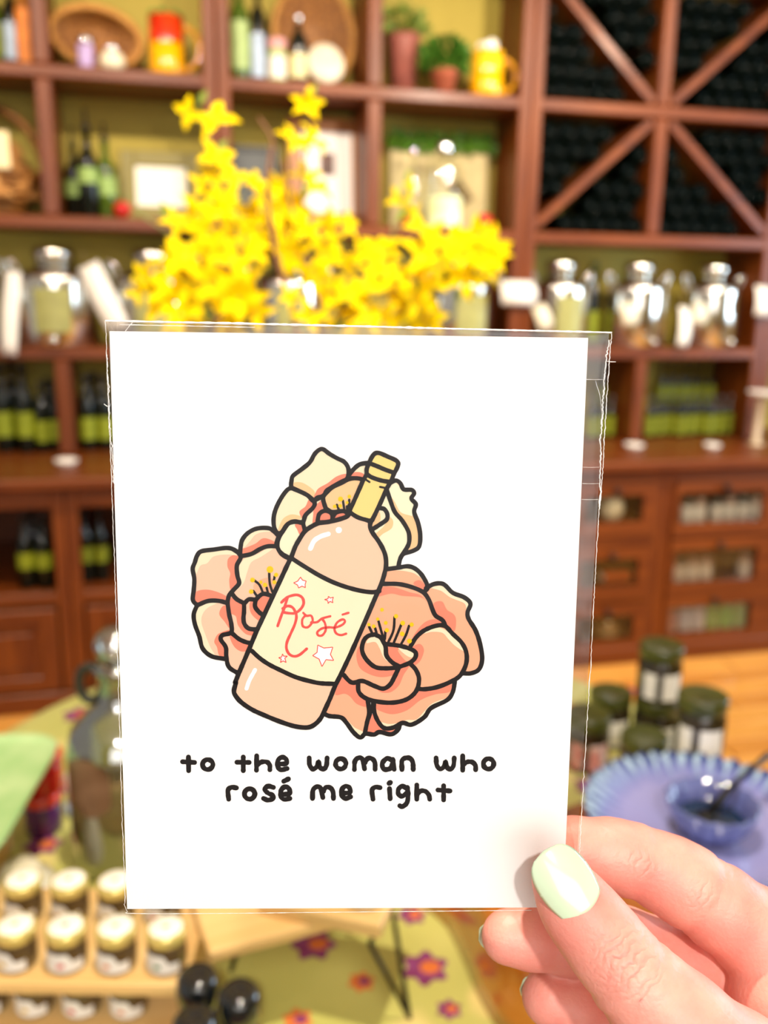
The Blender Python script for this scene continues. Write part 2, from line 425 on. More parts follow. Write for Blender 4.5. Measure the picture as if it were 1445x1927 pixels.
# ------------------------------------------------------------------ goods on the shelves
def on(px, py, Y, zb): p = onY(px, py, Y); return (p.x, Y, zb)
BP = {'oil': [(.9, 0), (1, .02), (1, .56), (.93, .62), (.5, .70), (.36, .75), (.33, .93)],
      'wine': [(.92, 0), (1, .02), (1, .60), (.9, .67), (.45, .76), (.36, .80), (.36, .94)],
      'slim': [(.92, 0), (1, .02), (1, .66), (.86, .73), (.42, .79), (.4, .94)],
      'jar': [(.9, 0), (1, .05), (1, .72), (.88, .80), (.86, .82)]}
def bottle(name, label, loc, h, r, kind='oil', glass=None, lab=None, lz=(.12, .45), cap=None, cap_h=.1, cap_r=None, group=None, spout=False, cat='bottle'):
    t = thing(name, label, cat, loc, random.uniform(-3, 3), group)
    pr = [(a * r, z * h) for a, z in BP[kind]]
    MB().lathe(pr, 18).build('body', glass or BLACKGLASS, t)
    if lab: MB().lathe([(r * 1.012, h * lz[0]), (r * 1.012, h * lz[1])], 18, cap=False).build('label_band', lab, t)
    top = pr[-1]; cr = cap_r or top[0] * 1.18
    if spout:
        MB().lathe([(top[0] * 1.1, top[1] - .004), (top[0] * 1.1, top[1] + .012), (.006, top[1] + .018), (.005, h * (.94 + cap_h) + .03)], 10).build('pour_spout', cap or BLACKCAP, t)
    else:
        MB().lathe([(cr, top[1] - h * .05), (cr, h), (cr * .85, h * 1.012)], 16).build('cap', cap or BLACKCAP, t)
    return t
zA, zB, zC = ZA + HT + .0006, ZB + HT + .0006, ZC + HT + .0006
GREENG = mat('olive_glass', S(70, 92, 20), 0.1, coat=0.6)
BLUEW = mat('blue_white_label', S(178, 196, 220), 0.5, var=0.25, vscale=30)
ORANGEL = mat('orange_label', S(226, 130, 40), 0.5, var=0.2)
GOLDC = mat('gold_cap', (0.8, 0.7, 0.45, 1), 0.25, metal=1)
SILVER = mat('silver_cap', (0.85, 0.85, 0.86, 1), 0.15, metal=1)
PALEG = mat('pale_green_label', S(168, 190, 120), 0.5, var=0.2)
DARKL = mat('charcoal_label', S(40, 46, 40), 0.5)

# above shelf A, left to right
bottle('wine_bottle_standing', 'dark bottle with silver cap and blue-white label at the far left top', on(25, 105, 3.75, zA), .30, .031, 'wine', None, BLUEW, (.1, .5), SILVER)
bottle('liqueur_bottle', 'slim bottle with an orange label beside the far left divider', on(50, 110, 3.70, zA), .31, .029, 'slim', mat('amber_glass', S(150, 90, 30), 0.15, coat=.5), ORANGEL, (.05, .6), WHITEP)
bottle('olive_oil_bottle_pale', 'olive green bottle at the extreme left edge of the top shelf', on(-12, 105, 3.72, zA), .30, .036, 'oil', GREENG, LIME)

RIMW = mat('wicker_rim', S(205, 150, 70), 0.55, col2=S(170, 112, 42), vscale=60, bump=0.4, bscale=120)
def oval_basket(name, label, loc, rx, rz_, depth, tilt, rows=9, yaw=0, roll=0):
    t = thing(name, label, 'basket', loc)
    t.rotation_euler = (Matrix.Rotation(tilt, 3, 'X') @ Matrix.Rotation(roll, 3, 'Z')).to_euler()
    for k in range(rows):
        s = .35 + .65 * k / (rows - 1); dd = depth * (k / (rows - 1)) ** 1.6
        pts = [(rx * s * math.cos(a), rz_ * s * math.sin(a), dd) for a in np.linspace(0, 2 * PI, 30)[:-1]]
        MB().tube(pts, .011 if k < rows - 1 else .014, 6, True).build('wicker_coil' if k < rows - 1 else 'rim', WICKER if k < rows - 1 else RIMW, t)
    MB().prism([(rx * .36 * math.cos(a), rz_ * .36 * math.sin(a)) for a in np.linspace(0, 2 * PI, 24)[:-1]], .012, -.006).build('base', WICKER, t)
    return t
# shallow tray leaning back, open side to the front
p = onY(182, 75, 3.72)
oval_basket('wicker_tray', 'long oval wicker tray propped up beside the orange mug', (p.x, 3.80, zA + .139), .156, .095, .075, PI / 2 + .22, roll=-.13)
p = onY(590, 60, 3.86)
oval_basket('round_basket', 'large round shallow basket standing behind the small bottles', (p.x, 3.905, zA + .212), .158, .195, .05, PI / 2 - .02, 11)
LAV = mat('lavender_label', S(190, 165, 215), 0.5, var=0.15)
bottle('spice_jar', 'small jar with lavender label and silver lid in the wicker tray', on(162, 112, 3.68, zA), .11, .028, 'jar', LAV, None, cap=SILVER, cap_h=.1, cat='jar')
t = thing('salt_jar', 'squat round white jar in the wicker tray', 'jar', on(212, 122, 3.67, zA))
MB().lathe([(.02, 0), (.04, .012), (.046, .035), (.036, .058), (.026, .064)], 18).build('body', CREAM, t); MB().lathe([(.027, .062), (.027, .085), (.012, .09)], 14).build('lid', SILVER, t)

YEL = mat('yellow_glaze', S(250, 178, 0), 0.18, coat=.6)
def mug(label, loc, h, r, top_m, yaw):
    t = thing('mug', label, 'mug', loc, yaw)
    MB().lathe([(r * .9, 0), (r, .01), (r, h * .55)], 24).build('lower_body', YEL, t)
    MB().lathe([(r * 1.003, h * .55), (r * 1.003, h), (r * .92, h), (r * .9, h * .6)], 24, cap=False).build('upper_band', top_m, t)
    a = [(r * .95 + .06 * math.sin(u) * 1.0, 0, h * .5 - h * .36 * math.cos(u)) for u in np.linspace(0, PI, 13)]
    MB().tube(a, .011, 8).build('handle', mat('amber_handle', S(215, 150, 20), .15, coat=.6), t)
    return t
POPPY = mat('poppy_band', S(225, 70, 15), 0.25, col2=S(190, 24, 10), vscale=26, coat=.5)
t = mug('orange-red and yellow mug beside the wicker tray', on(315, 131, 3.70, zA), .20, .063, POPPY, 0.0)
for k in range(7):
    a = k * .9; MB().sphere((.05 * math.cos(a), .05 * math.sin(a), .203), .016, 8, 5).build('leaf_sprig', LEAF, t)
t = mug('yellow mug topped with a sparkling white rim, right of the potted plant', on(915, 170, 3.68, zA), .165, .065, mat('gold_band', S(252, 190, 30), .12, coat=.8), 0.0)
for k in range(16):
    a = k * 2.4; rr = .012 + .045 * (k % 4) / 4
    MB().sphere((rr * math.cos(a), rr * math.sin(a), .168 + .012 * (k % 3)), .016, 10, 6).build('white_bubble', mat('pearl_white', S(250, 246, 232), .06, coat=1.0), t)

bottle('olive_oil_bottle', 'tall green bottle at the left of the round basket shelf', on(452, 138, 3.70, zA), .34, .036, 'slim', GREENG, PALEG, (.12, .6))
bottle('vinegar_bottle', 'tall dark bottle with blue-white label next to the green bottle', on(486, 143, 3.69, zA), .33, .027, 'slim', None, BLUEW, (.05, .5))
bottle('small_oil_bottle', 'small bottle with pink flower top in front of the round basket', on(522, 147, 3.68, zA), .15, .033, 'jar', PALEG, WHITEP, (.1, .6), cap=mat('pink_cap', S(225, 165, 165), .5), cap_r=.034, cap_h=.4)
bottle('dressing_bottle', 'small dark green bottle with a round cream label before the round basket', on(562, 147, 3.67, zA), .235, .035, 'wine', None, mat('cream_label', S(225, 215, 160), .5), (.08, .42), SILVER)
t = thing('white_disc', 'round white soap disc leaning in front of the round basket', 'soap', on(614, 155, 3.635, zA), rot=(-.15, 0, .1))
MB().lathe([(.06, -.012), (.07, -.008), (.073, 0), (.07, .008), (.06, .012)], 28).build('disc', mat('soap_white', S(206, 196, 172), .4, var=.16, vscale=30), t, (0, 0, .074), (PI / 2, 0, 0))

def leafy(parent, n, r, h, z0, size, m=LEAF, name='foliage'):
    mb = MB()
    for k in range(n):
        a = random.uniform(0, 2 * PI); rr = r * math.sqrt(random.random()); z = z0 + h * random.random() * (1 - .4 * rr / r)
        c = Vector((rr * math.cos(a), rr * math.sin(a), z)); d = Vector((math.cos(a), math.sin(a), random.uniform(.1, 1))).normalized() * size
        s = d.cross(Vector((random.uniform(-1, 1), random.uniform(-1, 1), .5))).normalized() * size * .35
        mb.add([c, c + d * .5 + s, c + d, c + d * .5 - s], [(0, 1, 2, 3)])
    o = mb.build(name, m, parent); o['kind'] = 'stuff'; return o
t = thing('potted_plant', 'bushy green plant in a small terracotta pot left of the yellow mug', 'plant', on(835, 163, 3.70, zA))
MB().lathe([(.036, 0), (.05, .07), (.056, .072), (.057, .094), (.05, .094), (.046, .07)], 20).build('pot', TERRA, t)
leafy(t, 620, .084, .15, .08, .032)
t = thing('flower_pot', 'dusky pink pot with dark leaves in the corner behind the terracotta plant', 'plant', on(758, 160, 3.79, zA))
MB().lathe([(.045, 0), (.06, .18), (.066, .2), (.066, .23), (.058, .23)], 20).build('pot', mat('dusky_pink', S(150, 84, 72), .5, var=.2), t)
leafy(t, 160, .085, .10, .23, .04, mat('pale_leaf', S(130, 150, 60), .5, var=.2))

# between shelf B and shelf A
t = thing('bread_basket', 'wicker basket of crumpled burlap with a cream tag at the left edge', 'basket', on(-16, 395, 3.74, zB))
for k in range(7):
    s = .10 + .012 * k
    MB().tube([(s * 1.05 * math.cos(a), s * .8 * math.sin(a), .012 + .022 * k) for a in np.linspace(0, 2 * PI, 26)[:-1]], .0115, 6, True).build('wicker_coil', WICKER, t)
hd = [(.19 * math.cos(a), .09, .14 + .25 * math.sin(a)) for a in np.linspace(0, PI, 18)]
MB().tube(hd, .014, 8).build('handle', WICKER, t)
cr = MB(); nn = 26
BUR = mat('burlap', S(214, 160, 90), .8, col2=S(170, 108, 50), vscale=18, bump=.5, bscale=90)
prof = [(max(.001, .15 * math.cos(k / 9 * PI / 2)), .06 + .24 * math.sin(k / 9 * PI / 2)) for k in range(10)]
cr.lathe(prof, 28, wave=lambda a, z: 1 + .16 * math.sin(5 * a + z * 30) + .1 * math.sin(9 * a - z * 50), cap=False); cr.build('burlap_wrap', BUR, t)
MB().box(-.04, .10, -.162, -.158, .15, .27).build('cream_tag', mat('cream_tag', S(255, 232, 180), .5), t)
MB().lathe([(.07, .1), (.1, .16), (.09, .24), (.03, .3)], 16, (-.02, -.03, 0), wave=lambda a, z: 1 + .12 * math.sin(4 * a)).build('orange_fabric', mat('orange_fabric', S(240, 160, 60), .8, var=.2), t)

SW = mat('sage_label', S(150, 180, 96), .5, var=.2)
bottle('pourer_bottle', 'green oil bottle with thin spout, left of the trio by the divider', on(143, 398, 3.78, zB), .285, .034, 'oil', None, SW, (.28, .48), spout=True)
bottle('pourer_bottle', 'tallest oil bottle with thin spout, middle of the trio by the divider', on(170, 402, 3.70, zB), .335, .037, 'oil', None, SW, (.36, .52), spout=True)
bottle('pourer_bottle', 'green oil bottle with thin spout, right of the trio beside the red ball', on(203, 402, 3.75, zB), .30, .040, 'oil', GREENG, SW, (.28, .5), spout=True)
def redball(label, loc, r):
    t = thing('red_ornament', label, 'ornament', loc); MB().sphere((0, 0, r), r, 16, 10, .92).build('ball', RED, t)
    MB().tube([(0, 0, 1.85 * r), (.004, 0, 2.1 * r), (.012, 0, 2.25 * r)], .004, 6).build('stem', LEAF, t)
redball('round red ornament between the spout bottles and the white sign', on(231, 404, 3.68, zB), .033)
redball('round red ornament right of the clear bottle in the fabric picture bay', on(910, 440, 3.68, zB), .035)
redball('round red ornament left of the clear bottle, half behind the yellow blossom', on(765, 430, 3.70, zB), .033)
def frame(name, label, cat, loc, w, h, fw, fm, pic, tilt=-.12, yaw=0, matte=None, rel=.008):
    t = thing(name, label, cat, (loc[0], loc[1], loc[2] + .0022), rot=(tilt, 0, yaw))
    for (a, b, c, d) in ((-w / 2, -w / 2 + fw, 0, h), (w / 2 - fw, w / 2, 0, h), (-w / 2 + fw, w / 2 - fw, 0, fw), (-w / 2 + fw, w / 2 - fw, h - fw, h)):
        MB().bbox(a, b, -.012, .012, c, d, .003).build('frame_bar', fm, t)
    q = MB().box(-w / 2 + fw, w / 2 - fw, -.002, .008, fw, h - fw).build('picture_sheet', pic, t)
    return t, q
OLFR = mat('olive_frame', S(132, 120, 50), .5)
p = onY(305, 400, 3.82)
frame('sign_frame', 'white sign in an olive frame right of the spout bottles', 'sign', (p.x, 3.80, zB), .30, .26, .055, OLFR, mat('sign_white', S(252, 252, 240), .6), -.10)
p = onY(478, 420, 3.84)
frame('dark_frame', 'dark framed photograph standing behind the yellow branches', 'picture', (p.x, 3.80, zB), .20, .30, .02, BLACKCAP, mat('dark_photo', S(62, 66, 66), .4, var=.4, vscale=16), -.10)
p = onY(616, 425, 3.82)
t, q = frame('certificate_frame', 'white print with a small dark emblem in a broad wooden frame', 'picture', (p.x, 3.80, zB), .315, .425, .055, mat('golden_wood', S(160, 98, 36), .4, var=.15, vscale=30), mat('print_white', S(236, 230, 226), .6), -.12)
MB().box(-.03, .03, -.0035, -.002, .20, .29).build('emblem', mat('emblem_brown', S(120, 82, 72), .6, col2=S(60, 50, 48), vscale=60), q)
p = onY(822, 430, 3.86)
t = thing('fabric_picture', 'beige canvas picture with a green leafy garland along the top', 'picture', (p.x + .01, 3.86, zB), rot=(-.08, 0, 0))
MB().bbox(-.215, .215, -.01, .01, 0, .33, .003).build('canvas', mat('beige_canvas', S(196, 178, 128), .7, var=.12, vscale=12), t)
MB().add([(.04, -.0115, .06), (.15, -.0115, .14), (.09, -.0115, .22), (.04, -.0115, .20)], [(0, 1, 2, 3)]).build('painted_roof', mat('painted_brown', S(112, 92, 52), .7), t)
for k in range(9):
    g = MB()
    for j in range(34):
        a = random.uniform(-.03, .03); c = Vector((-.20 + k * .05 + a, -.02 + random.uniform(-.012, .01), .33 + random.uniform(-.01, .055))); d = Vector((random.uniform(-1, 1), -.4, random.uniform(-.4, 1))).normalized() * .035
        s = d.cross(Vector((.3, 1, .2))).normalized() * .011; g.add([c, c + d * .5 + s, c + d, c + d * .5 - s], [(0, 1, 2, 3)])
    g.build('garland_sprig', mat('garland_green', S(70, 112, 14), .5, var=.25), t)
t = thing('clear_bottle', 'clear glass bottle with a white and green label in front of the canvas', 'bottle', on(832, 432, 3.70, zB))
MB().lathe([(.07, .002), (.074, .01), (.074, .23), (.06, .262), (.035, .275), (.033, .30)], 22).build('glass_body', film('bottle_glass', (.9, .92, .88, 1), .08, .08, fres=.12), t)
MB().lathe([(.0755, .012), (.0755, .125)], 22, cap=False).build('label_band', mat('white_green_label', S(240, 244, 215), .5, col2=S(214, 226, 150), vscale=9), t)
MB().lathe([(.036, .294), (.038, .30), (.038, .325), (.03, .335)], 16).build('cap', SILVER, t)
t = thing('small_clear_bottle', 'slim clear bottle just left of the labelled clear bottle', 'bottle', on(776, 430, 3.77, zB))
MB().lathe([(.03, 0), (.033, .01), (.033, .2), (.014, .24), (.013, .3)], 16).build('glass_body', MATS['bottle_glass'], t); MB().lathe([(.016, .29), (.016, .315)], 12).build('cap', SILVER, t)

# steel oil canisters on shelf C
def canister(label, px, plate=True, dr=1.0):
    q = onY(px, 640, 3.74)
    t = thing('steel_canister', label, 'canister', (q.x, 3.755, zC), 0, 'steel oil canisters in a row'); r = .148 * dr
    MB().lathe([(r * .96, 0), (r, .008), (r, .245), (r * .97, .262), (r * .72, .278), (r * .46, .286), (r * .46, .292)], 36).build('body', STEEL, t)
    MB().lathe([(r * .46, .290), (r * .46, .318), (r * .52, .322), (r * .52, .352), (r * .44, .362)], 26).build('screw_lid', STEEL, t)
    for s in (-1, 1):
        pts = [(s * r * .80, 0, .268), (s * r * .95, 0, .305), (s * r * 1.08, 0, .32), (s * r * 1.14, 0, .305), (s * r * 1.02, 0, .262), (s * r * .985, 0, .235)]
        MB().tube(pts, .0065, 8).build('handle', STEEL, t)
    if plate:
        vs = []; n = 9
        for z in (.055, .215):
            for k in range(n):
                a = -PI / 2 + (-.45 + .9 * k / (n - 1)); vs.append((r * 1.006 * math.cos(a), r * 1.006 * math.sin(a), z))
        MB().add(vs, [(k, k + 1, n + k + 1, n + k) for k in range(n - 1)], True).build('sage_label', mat('sage_label_big', S(158, 156, 92), .45, var=.12, vscale=25), t)
    MB().lathe([(.012, 0), (.012, .04), (.016, .044), (.016, .055)], 12).build('tap', STEEL, t, (0, -r - .002, .03), (PI / 2, 0, 0))
    return t
canister('steel oil canister with sage label, leftmost one fully in view', 110)
canister('steel oil canister at the left frame edge behind a white hanging tag', -78)
canister('steel oil canister behind the lower left yellow blossoms', 292)
canister('steel oil canister hidden in the thick of the yellow blossoms', 545)
canister('steel oil canister behind the right end of the yellow blossoms', 868)
canister('steel oil canister just right of the wide post, beside a green bottle', 1050, dr=.88)
canister('steel oil canister between the green bottle and the rightmost canister', 1195, False, .9)
canister('steel oil canister at the right end beside the wood side panel', 1335, False, .9)
q = onY(1112, 640, 3.82)
bottle('tall_oil_bottle', 'tall dark bottle with green neck standing between two steel canisters', (q.x, 3.83, zC), .36, .035, 'wine', None, LIME, (.05, .42), GREENG)
def hang_tag(label, px, py, w, h, Y, roll, m=None, yaw=0.0, hook=0.06):
    q = onY(px, py, Y)
    t = thing('hang_tag', label, 'tag', (q.x, Y, q.z), rot=(-.12, roll, yaw))
    n = 8; vs = []
    for j in range(n + 1):
        u = j / n; c = .03 * math.sin(u * 2.6)
        for s in (-1, 1): vs.append((s * w / 2 * (1 - .05 * math.cos(u * 6)), -c, h * (.5 - u)))
    o = MB().add(vs, [(2 * j, 2 * j + 1, 2 * j + 3, 2 * j + 2) for j in range(n)], True).build('paper', m or WHITEP, t)
    sm = o.modifiers.new('thickness', 'SOLIDIFY'); sm.thickness = .0012
    MB().tube([(0, 0, h * .5 - .008), (0, .01, h * .5 + hook * .5), (0, .03, h * .5 + hook)], .0015, 5).build('string', mat('string_brown', S(150, 125, 90), .8), t)
TAGW = mat('tag_white', S(246, 240, 230), .6, var=.03)
hang_tag('long white tag hanging off the shelf edge at the left picture edge', 22, 590, .055, .30, 3.585, .10, TAGW)
hang_tag('white folded tag leaning between the two leftmost canisters', 196, 560, .085, .26, 3.63, -.42, TAGW)
hang_tag('wide white tag pinned to the wide post above the card corner', 972, 552, .15, .10, 3.585, 0, TAGW, hook=.02)
hang_tag('small cream tag on the canister right of the wide post', 1018, 598, .065, .11, 3.59, -.3, mat('tag_cream', S(226, 216, 190), .6, var=.05))
hang_tag('square cream tag on the middle right canister', 1180, 592, .075, .10, 3.60, -.2, MATS['tag_cream'])
hang_tag('square cream tag on the rightmost canister', 1312, 590, .075, .10, 3.60, .25, MATS['tag_cream'])
hang_tag('narrow white tag hanging off the shelf edge before the rightmost canister', 1283, 615, .055, .17, 3.585, .1, TAGW)
hang_tag('white square tag at the right picture edge beside the canister shelf', 1432, 567, .085, .13, 3.585, .08, TAGW)

# bottles on the counter, under shelf C
def row(label, group, spots, h, r, glass=None, lab=LIME, cap=None, kind='wine', lz=(.16, .5)):
    first = None
    for (px, Y) in spots:
        q = onY(px, 800, Y); loc = (q.x, Y, ZCT + .0006)
        if first is None: first = bottle('oil_bottle', label, loc, h, r, kind, glass, lab, lz, cap, group=group)
        else: dup(first, loc, random.uniform(-3, 3), label, group)
row('tall dark oil bottle with lime label in the left counter bay', 'tall bottles in the left counter bay', [(8, 3.72), (48, 3.70), (28, 3.84)], .34, .036, lz=(.18, .46))
row('shorter dark oil bottle with lime label beside the left counter divider', 'shorter bottles by the left divider', [(79, 3.70), (102, 3.72), (92, 3.84)], .27, .0258, lz=(.15, .45))
row('dark oil bottle with lime label right of the left counter divider', 'bottles right of the left divider', [(165, 3.72), (198, 3.72), (232, 3.73), (180, 3.84), (268, 3.74)], .29, .032, lz=(.15, .45))
YGL = mat('yellow_green_label', S(126, 134, 18), .5, var=.15); GREYCAP = mat('grey_cap', S(96, 100, 104), .3, metal=.5)
for nm, xs in (('just right of the card', (1112, 1130, 1148)), ('in the right counter bay beside its divider', (1222, 1241, 1260)), ('at the right end of the right counter bay', (1280, 1298, 1316, 1334, 1352, 1370))):
    row('short dark oil bottle with lime label %s' % nm, 'short bottles ' + nm, [(x, 3.69 + .02 * ((i * 7) % 3)) for i, x in enumerate(xs)], .185, .0200, lz=(.08, .55), lab=YGL, cap=GREYCAP)
    row('taller lime-labelled bottle in the back row %s' % nm, 'back row bottles ' + nm, [(x - 3, 3.82) for x in xs if x not in (1112, 1148, 1222, 1352, 1370)], .335, .0200, kind='slim', lz=(.42, .67), lab=YGL)
def dish(label, loc, r, stem=None, m=None):
    loc = Vector(loc) + Vector((0, 0, .0006))
    t = thing('tasting_dish', label, 'dish', loc); z = 0
    if stem:
        MB().lathe([(r * .6, 0), (r * .6, .006), (.016, .014), (.014, stem - .008), (r * .4, stem)], 18).build('pedestal', mat('cream_stem', S(196, 172, 140), .4), t); z = stem
    MB().lathe([(r * .6, z), (r * .98, z + .014), (r, z + .020), (r * .94, z + .020), (r * .55, z + .008), (.002, z + .007)], 26, cap=False).build('bowl', mat('white_porcelain', S(250, 244, 234), .15, coat=.6), t)
dish('small white tasting dish on the left counter', onZ(125, 870, ZCT + .01) - Vector((0, 0, .01)), .042)
dish('small white tasting dish on the counter before the right divider', onZ(1193, 840, ZCT + .01) - Vector((0, 0, .01)), .042)
dish('small white tasting dish on the counter before the right-end bottles', onZ(1340, 840, ZCT + .01) - Vector((0, 0, .01)), .036)
q = onY(1432, 745, 3.45)
dish('white dish on a cream pedestal at the right picture edge', (q.x, 3.45, ZCT), .06, q.z - ZCT)

# niche bottles in the base cabinets
def nrow(label, group, spots, h, r, lab):
    first = None
    for (px, Y) in spots:
        q = onY(px, 1110, Y); loc = (q.x, Y, .4466)
        if first is None: first = bottle('oil_bottle', label, loc, h, r, 'wine', None, lab, (.28, .5), group=group)
        else: dup(first, loc, random.uniform(-3, 3), label, group)
nrow('dark oil bottle with lime label in the left base cabinet niche', 'bottles in the left base niche', [(54, 3.29), (88, 3.28), (70, 3.40)], .262, .030, LIME)
nrow('dark oil bottle with dim label in the second base cabinet niche', 'bottles in the second base niche', [(166, 3.33), (194, 3.33)], .262, .026, YGL)
# jars and boxes in the drawers
def djar(px, z, label, body, lid, h=.075, r=.028, Y=3.243, group='little jars in the glass drawers', base=.62):
    q = onY(px, 960 if z > .5 else 1070 if z > .25 else 1170, Y)
    t = thing('small_jar', label, 'jar', (q.x, Y, z), 0, group)
    MB().lathe([(r * .92, 0), (r, .004), (r, h * base), (r * .9, h * .7)], 16).build('body', body, t)
    MB().lathe([(r * .86, h * .66), (r * .86, h * .74), (r * .96, h * .76), (r * .96, h), (r * .9, h * 1.01)], 16).build('lid', lid, t)
PINKL = mat('pinkish_lid', S(190, 160, 140), .3, metal=.4); GREYL = mat('grey_lid', S(120, 112, 100), .3, metal=.5)
for k, px in enumerate((1293, 1316, 1348, 1372, 1397, 1422)):
    djar(px, .587, 'white-labelled jar in the top wide drawer, number %s from the left' % ('one', 'two', 'three', 'four', 'five', 'six')[k], WHITEP, PINKL if k % 2 else GREYL, .10, .0265)
for k, px in enumerate((1277, 1302, 1327, 1399)):
    djar(px, .333, 'white-labelled jar in the middle wide drawer, number %s from the left' % ('one', 'two', 'three', 'four')[k], WHITEP, PINKL if k else GREYL, .10, .0285)
for k, (px, c, nm) in enumerate(((1263, (190, 150, 150), 'dusty pink'), (1288, (215, 225, 240), 'pale blue'), (1313, (225, 228, 235), 'greyish white'), (1338, (150, 200, 110), 'green'), (1363, (135, 205, 95), 'bright green'), (1387, (140, 190, 95), 'soft green'))):
    djar(px, .107, '%s jar with pale base in the bottom wide drawer' % nm, mat('drawer_body_%d' % k, S(*c), .4, var=.1), mat('drawer_lid_%d' % k, S(*[int(v * .9) for v in c]), .4), .10, .029, base=.66)
t = thing('white_crock', 'round white crock in the top drawer beside the card', 'crock', (onY(1150, 960, 3.265).x, 3.265, .607)); MB().lathe([(.028, 0), (.044, .02), (.05, .05), (.042, .084), (.02, .1)], 20).build('body', CREAM, t); MB().sphere((0, 0, .104), .009, 10, 6).build('lid_knob', CREAM, t)
t = thing('red_packet', 'orange-red packet in the middle drawer beside the card', 'packet', (onY(1160, 1090, 3.27).x, 3.27, .337))
MB().bbox(-.075, .06, -.03, .03, 0, .05, .012).build('packet_body', mat('packet_red', S(226, 88, 40), .4, var=.15), t); MB().bbox(-.078, -.07, -.026, .026, .01, .042, .003).build('crimp', WHITEP, t)
t = thing('beige_tin', 'beige round tin in the bottom drawer beside the card', 'tin', (onY(1142, 1190, 3.27).x, 3.27, .1)); MB().lathe([(.04, 0), (.042, .003), (.042, .06)], 20).build('tin_body', mat('tin_beige', S(198, 168, 118), .4, var=.1), t); MB().lathe([(.044, .055), (.044, .072), (.04, .075)], 20).build('tin_lid', GOLDC, t)
# ------------------------------------------------------------------ round table with its cloth and the things on it
TX, TY, TR, TZ = 0.225, 1.12, 0.60, 0.80
tb = thing('round_table', 'round display table under the flowered yellow-green cloth', 'table', (TX, TY, 0))
MB().lathe([(TR - .02, .755), (TR - .008, .762), (TR - .008, .785), (TR - .02, .792)], 48).build('table_top', WOODX, tb)
MB().lathe([(.24, 0), (.25, .02), (.07, .06), (.05, .1), (.05, .70), (.12, .754)], 28).build('pedestal', WOODZ, tb)
cm = bpy.data.materials.new('flowered_cloth'); cm.use_nodes = True
def cloth_nodes(m):
    nt = m.node_tree; n = nt.nodes; L = nt.links; b = n['Principled BSDF']; b.inputs['Roughness'].default_value = .75
    b.inputs['Sheen Weight'].default_value = .1
    tc = n.new('ShaderNodeTexCoord')
    def vor(scale, off):
        mp = n.new('ShaderNodeMapping'); mp.inputs['Scale'].default_value = (1, 1, .0); mp.inputs['Location'].default_value = off
        L.new(tc.outputs['Object'], mp.inputs['Vector'])
        nz = n.new('ShaderNodeTexNoise'); nz.inputs['Scale'].default_value = 38; L.new(mp.outputs[0], nz.inputs['Vector'])
        mx = n.new('ShaderNodeMix'); mx.data_type = 'RGBA'; mx.inputs['Factor'].default_value = .035
        L.new(mp.outputs[0], mx.inputs['A']); L.new(nz.outputs['Color'], mx.inputs['B'])
        v = n.new('ShaderNodeTexVoronoi'); v.inputs['Scale'].default_value = scale; v.inputs['Randomness'].default_value = .8
        L.new(mx.outputs['Result'], v.inputs['Vector']); return v
    def mask(v, r):
        mt = n.new('ShaderNodeMapRange'); mt.inputs['From Min'].default_value = r; mt.inputs['From Max'].default_value = r * .6
        L.new(v.outputs['Distance'], mt.inputs['Value']); return mt.outputs[0]
    def mixc(fac, a, bcol):
        mx = n.new('ShaderNodeMix'); mx.data_type = 'RGBA'
        L.new(fac, mx.inputs['Factor'])
        if isinstance(a, tuple): mx.inputs['A'].default_value = a
        else: L.new(a, mx.inputs['A'])
        if isinstance(bcol, tuple): mx.inputs['B'].default_value = bcol
        else: L.new(bcol, mx.inputs['B'])
        return mx.outputs['Result']
    n1 = n.new('ShaderNodeTexNoise'); n1.inputs['Scale'].default_value = 9; L.new(tc.outputs['Object'], n1.inputs['Vector'])
    base = mixc(n1.outputs['Fac'], S(182, 184, 86), S(212, 206, 118))
    v0 = vor(9, (.3, .1, 0)); base = mixc(mask(v0, .28), base, S(232, 214, 132))
    L.new(base, b.inputs['Base Color'])
cloth_nodes(cm)
ck = MB(); prof = [(.002, TZ), (.2, TZ), (.4, TZ), (TR - .03, TZ), (TR - .008, TZ - .003), (TR + .004, TZ - .014), (TR + .012, TZ - .05), (TR + .02, TZ - .15), (TR + .035, TZ - .3), (TR + .045, TZ - .45)]
ck.lathe([(r, z) for r, z in prof], 160, wave=lambda a, z: 1 + max(0, (TZ - .02 - z)) * .16 * math.sin(14 * a + 1.3) + max(0, (TZ - .02 - z)) * .07 * math.sin(23 * a), cap=False)
o = ck.build('tablecloth', cm, None, (TX, TY, 0)); sm = o.modifiers.new('thickness', 'SOLIDIFY'); sm.thickness = .003; sm.offset = 1
tag(o, 'yellow-green cloth printed with purple and orange flowers, draped over the round table', 'tablecloth')
PURP, ORAN, YELO = mat('print_purple', S(150, 70, 130), .75, col2=S(120, 30, 80), vscale=70), mat('print_orange', S(226, 120, 50), .75, var=.15, vscale=60), mat('print_cream', S(240, 220, 150), .75)
rf = random.Random(11); spots = [(onZ(590, 1778, TZ), .026), (onZ(800, 1822, TZ), .027), (onZ(680, 1848, TZ), .015), (onZ(845, 1900, TZ), .014), (onZ(775, 1722, TZ), .018), (onZ(560, 1920, TZ), .016), (onZ(80, 1590, TZ), .026), (onZ(150, 1345, TZ), .03), (onZ(1180, 1300, TZ), .026), (onZ(1115, 1480, TZ), .03)]
while len(spots) < 46:
    a_, r_ = rf.uniform(0, 6.28), .56 * math.sqrt(rf.random()); p_ = Vector((TX + r_ * math.cos(a_), TY + r_ * math.sin(a_), TZ))
    if all((p_ - q_).length > .07 for q_, _ in spots): spots.append((p_, rf.uniform(.012, .028)))
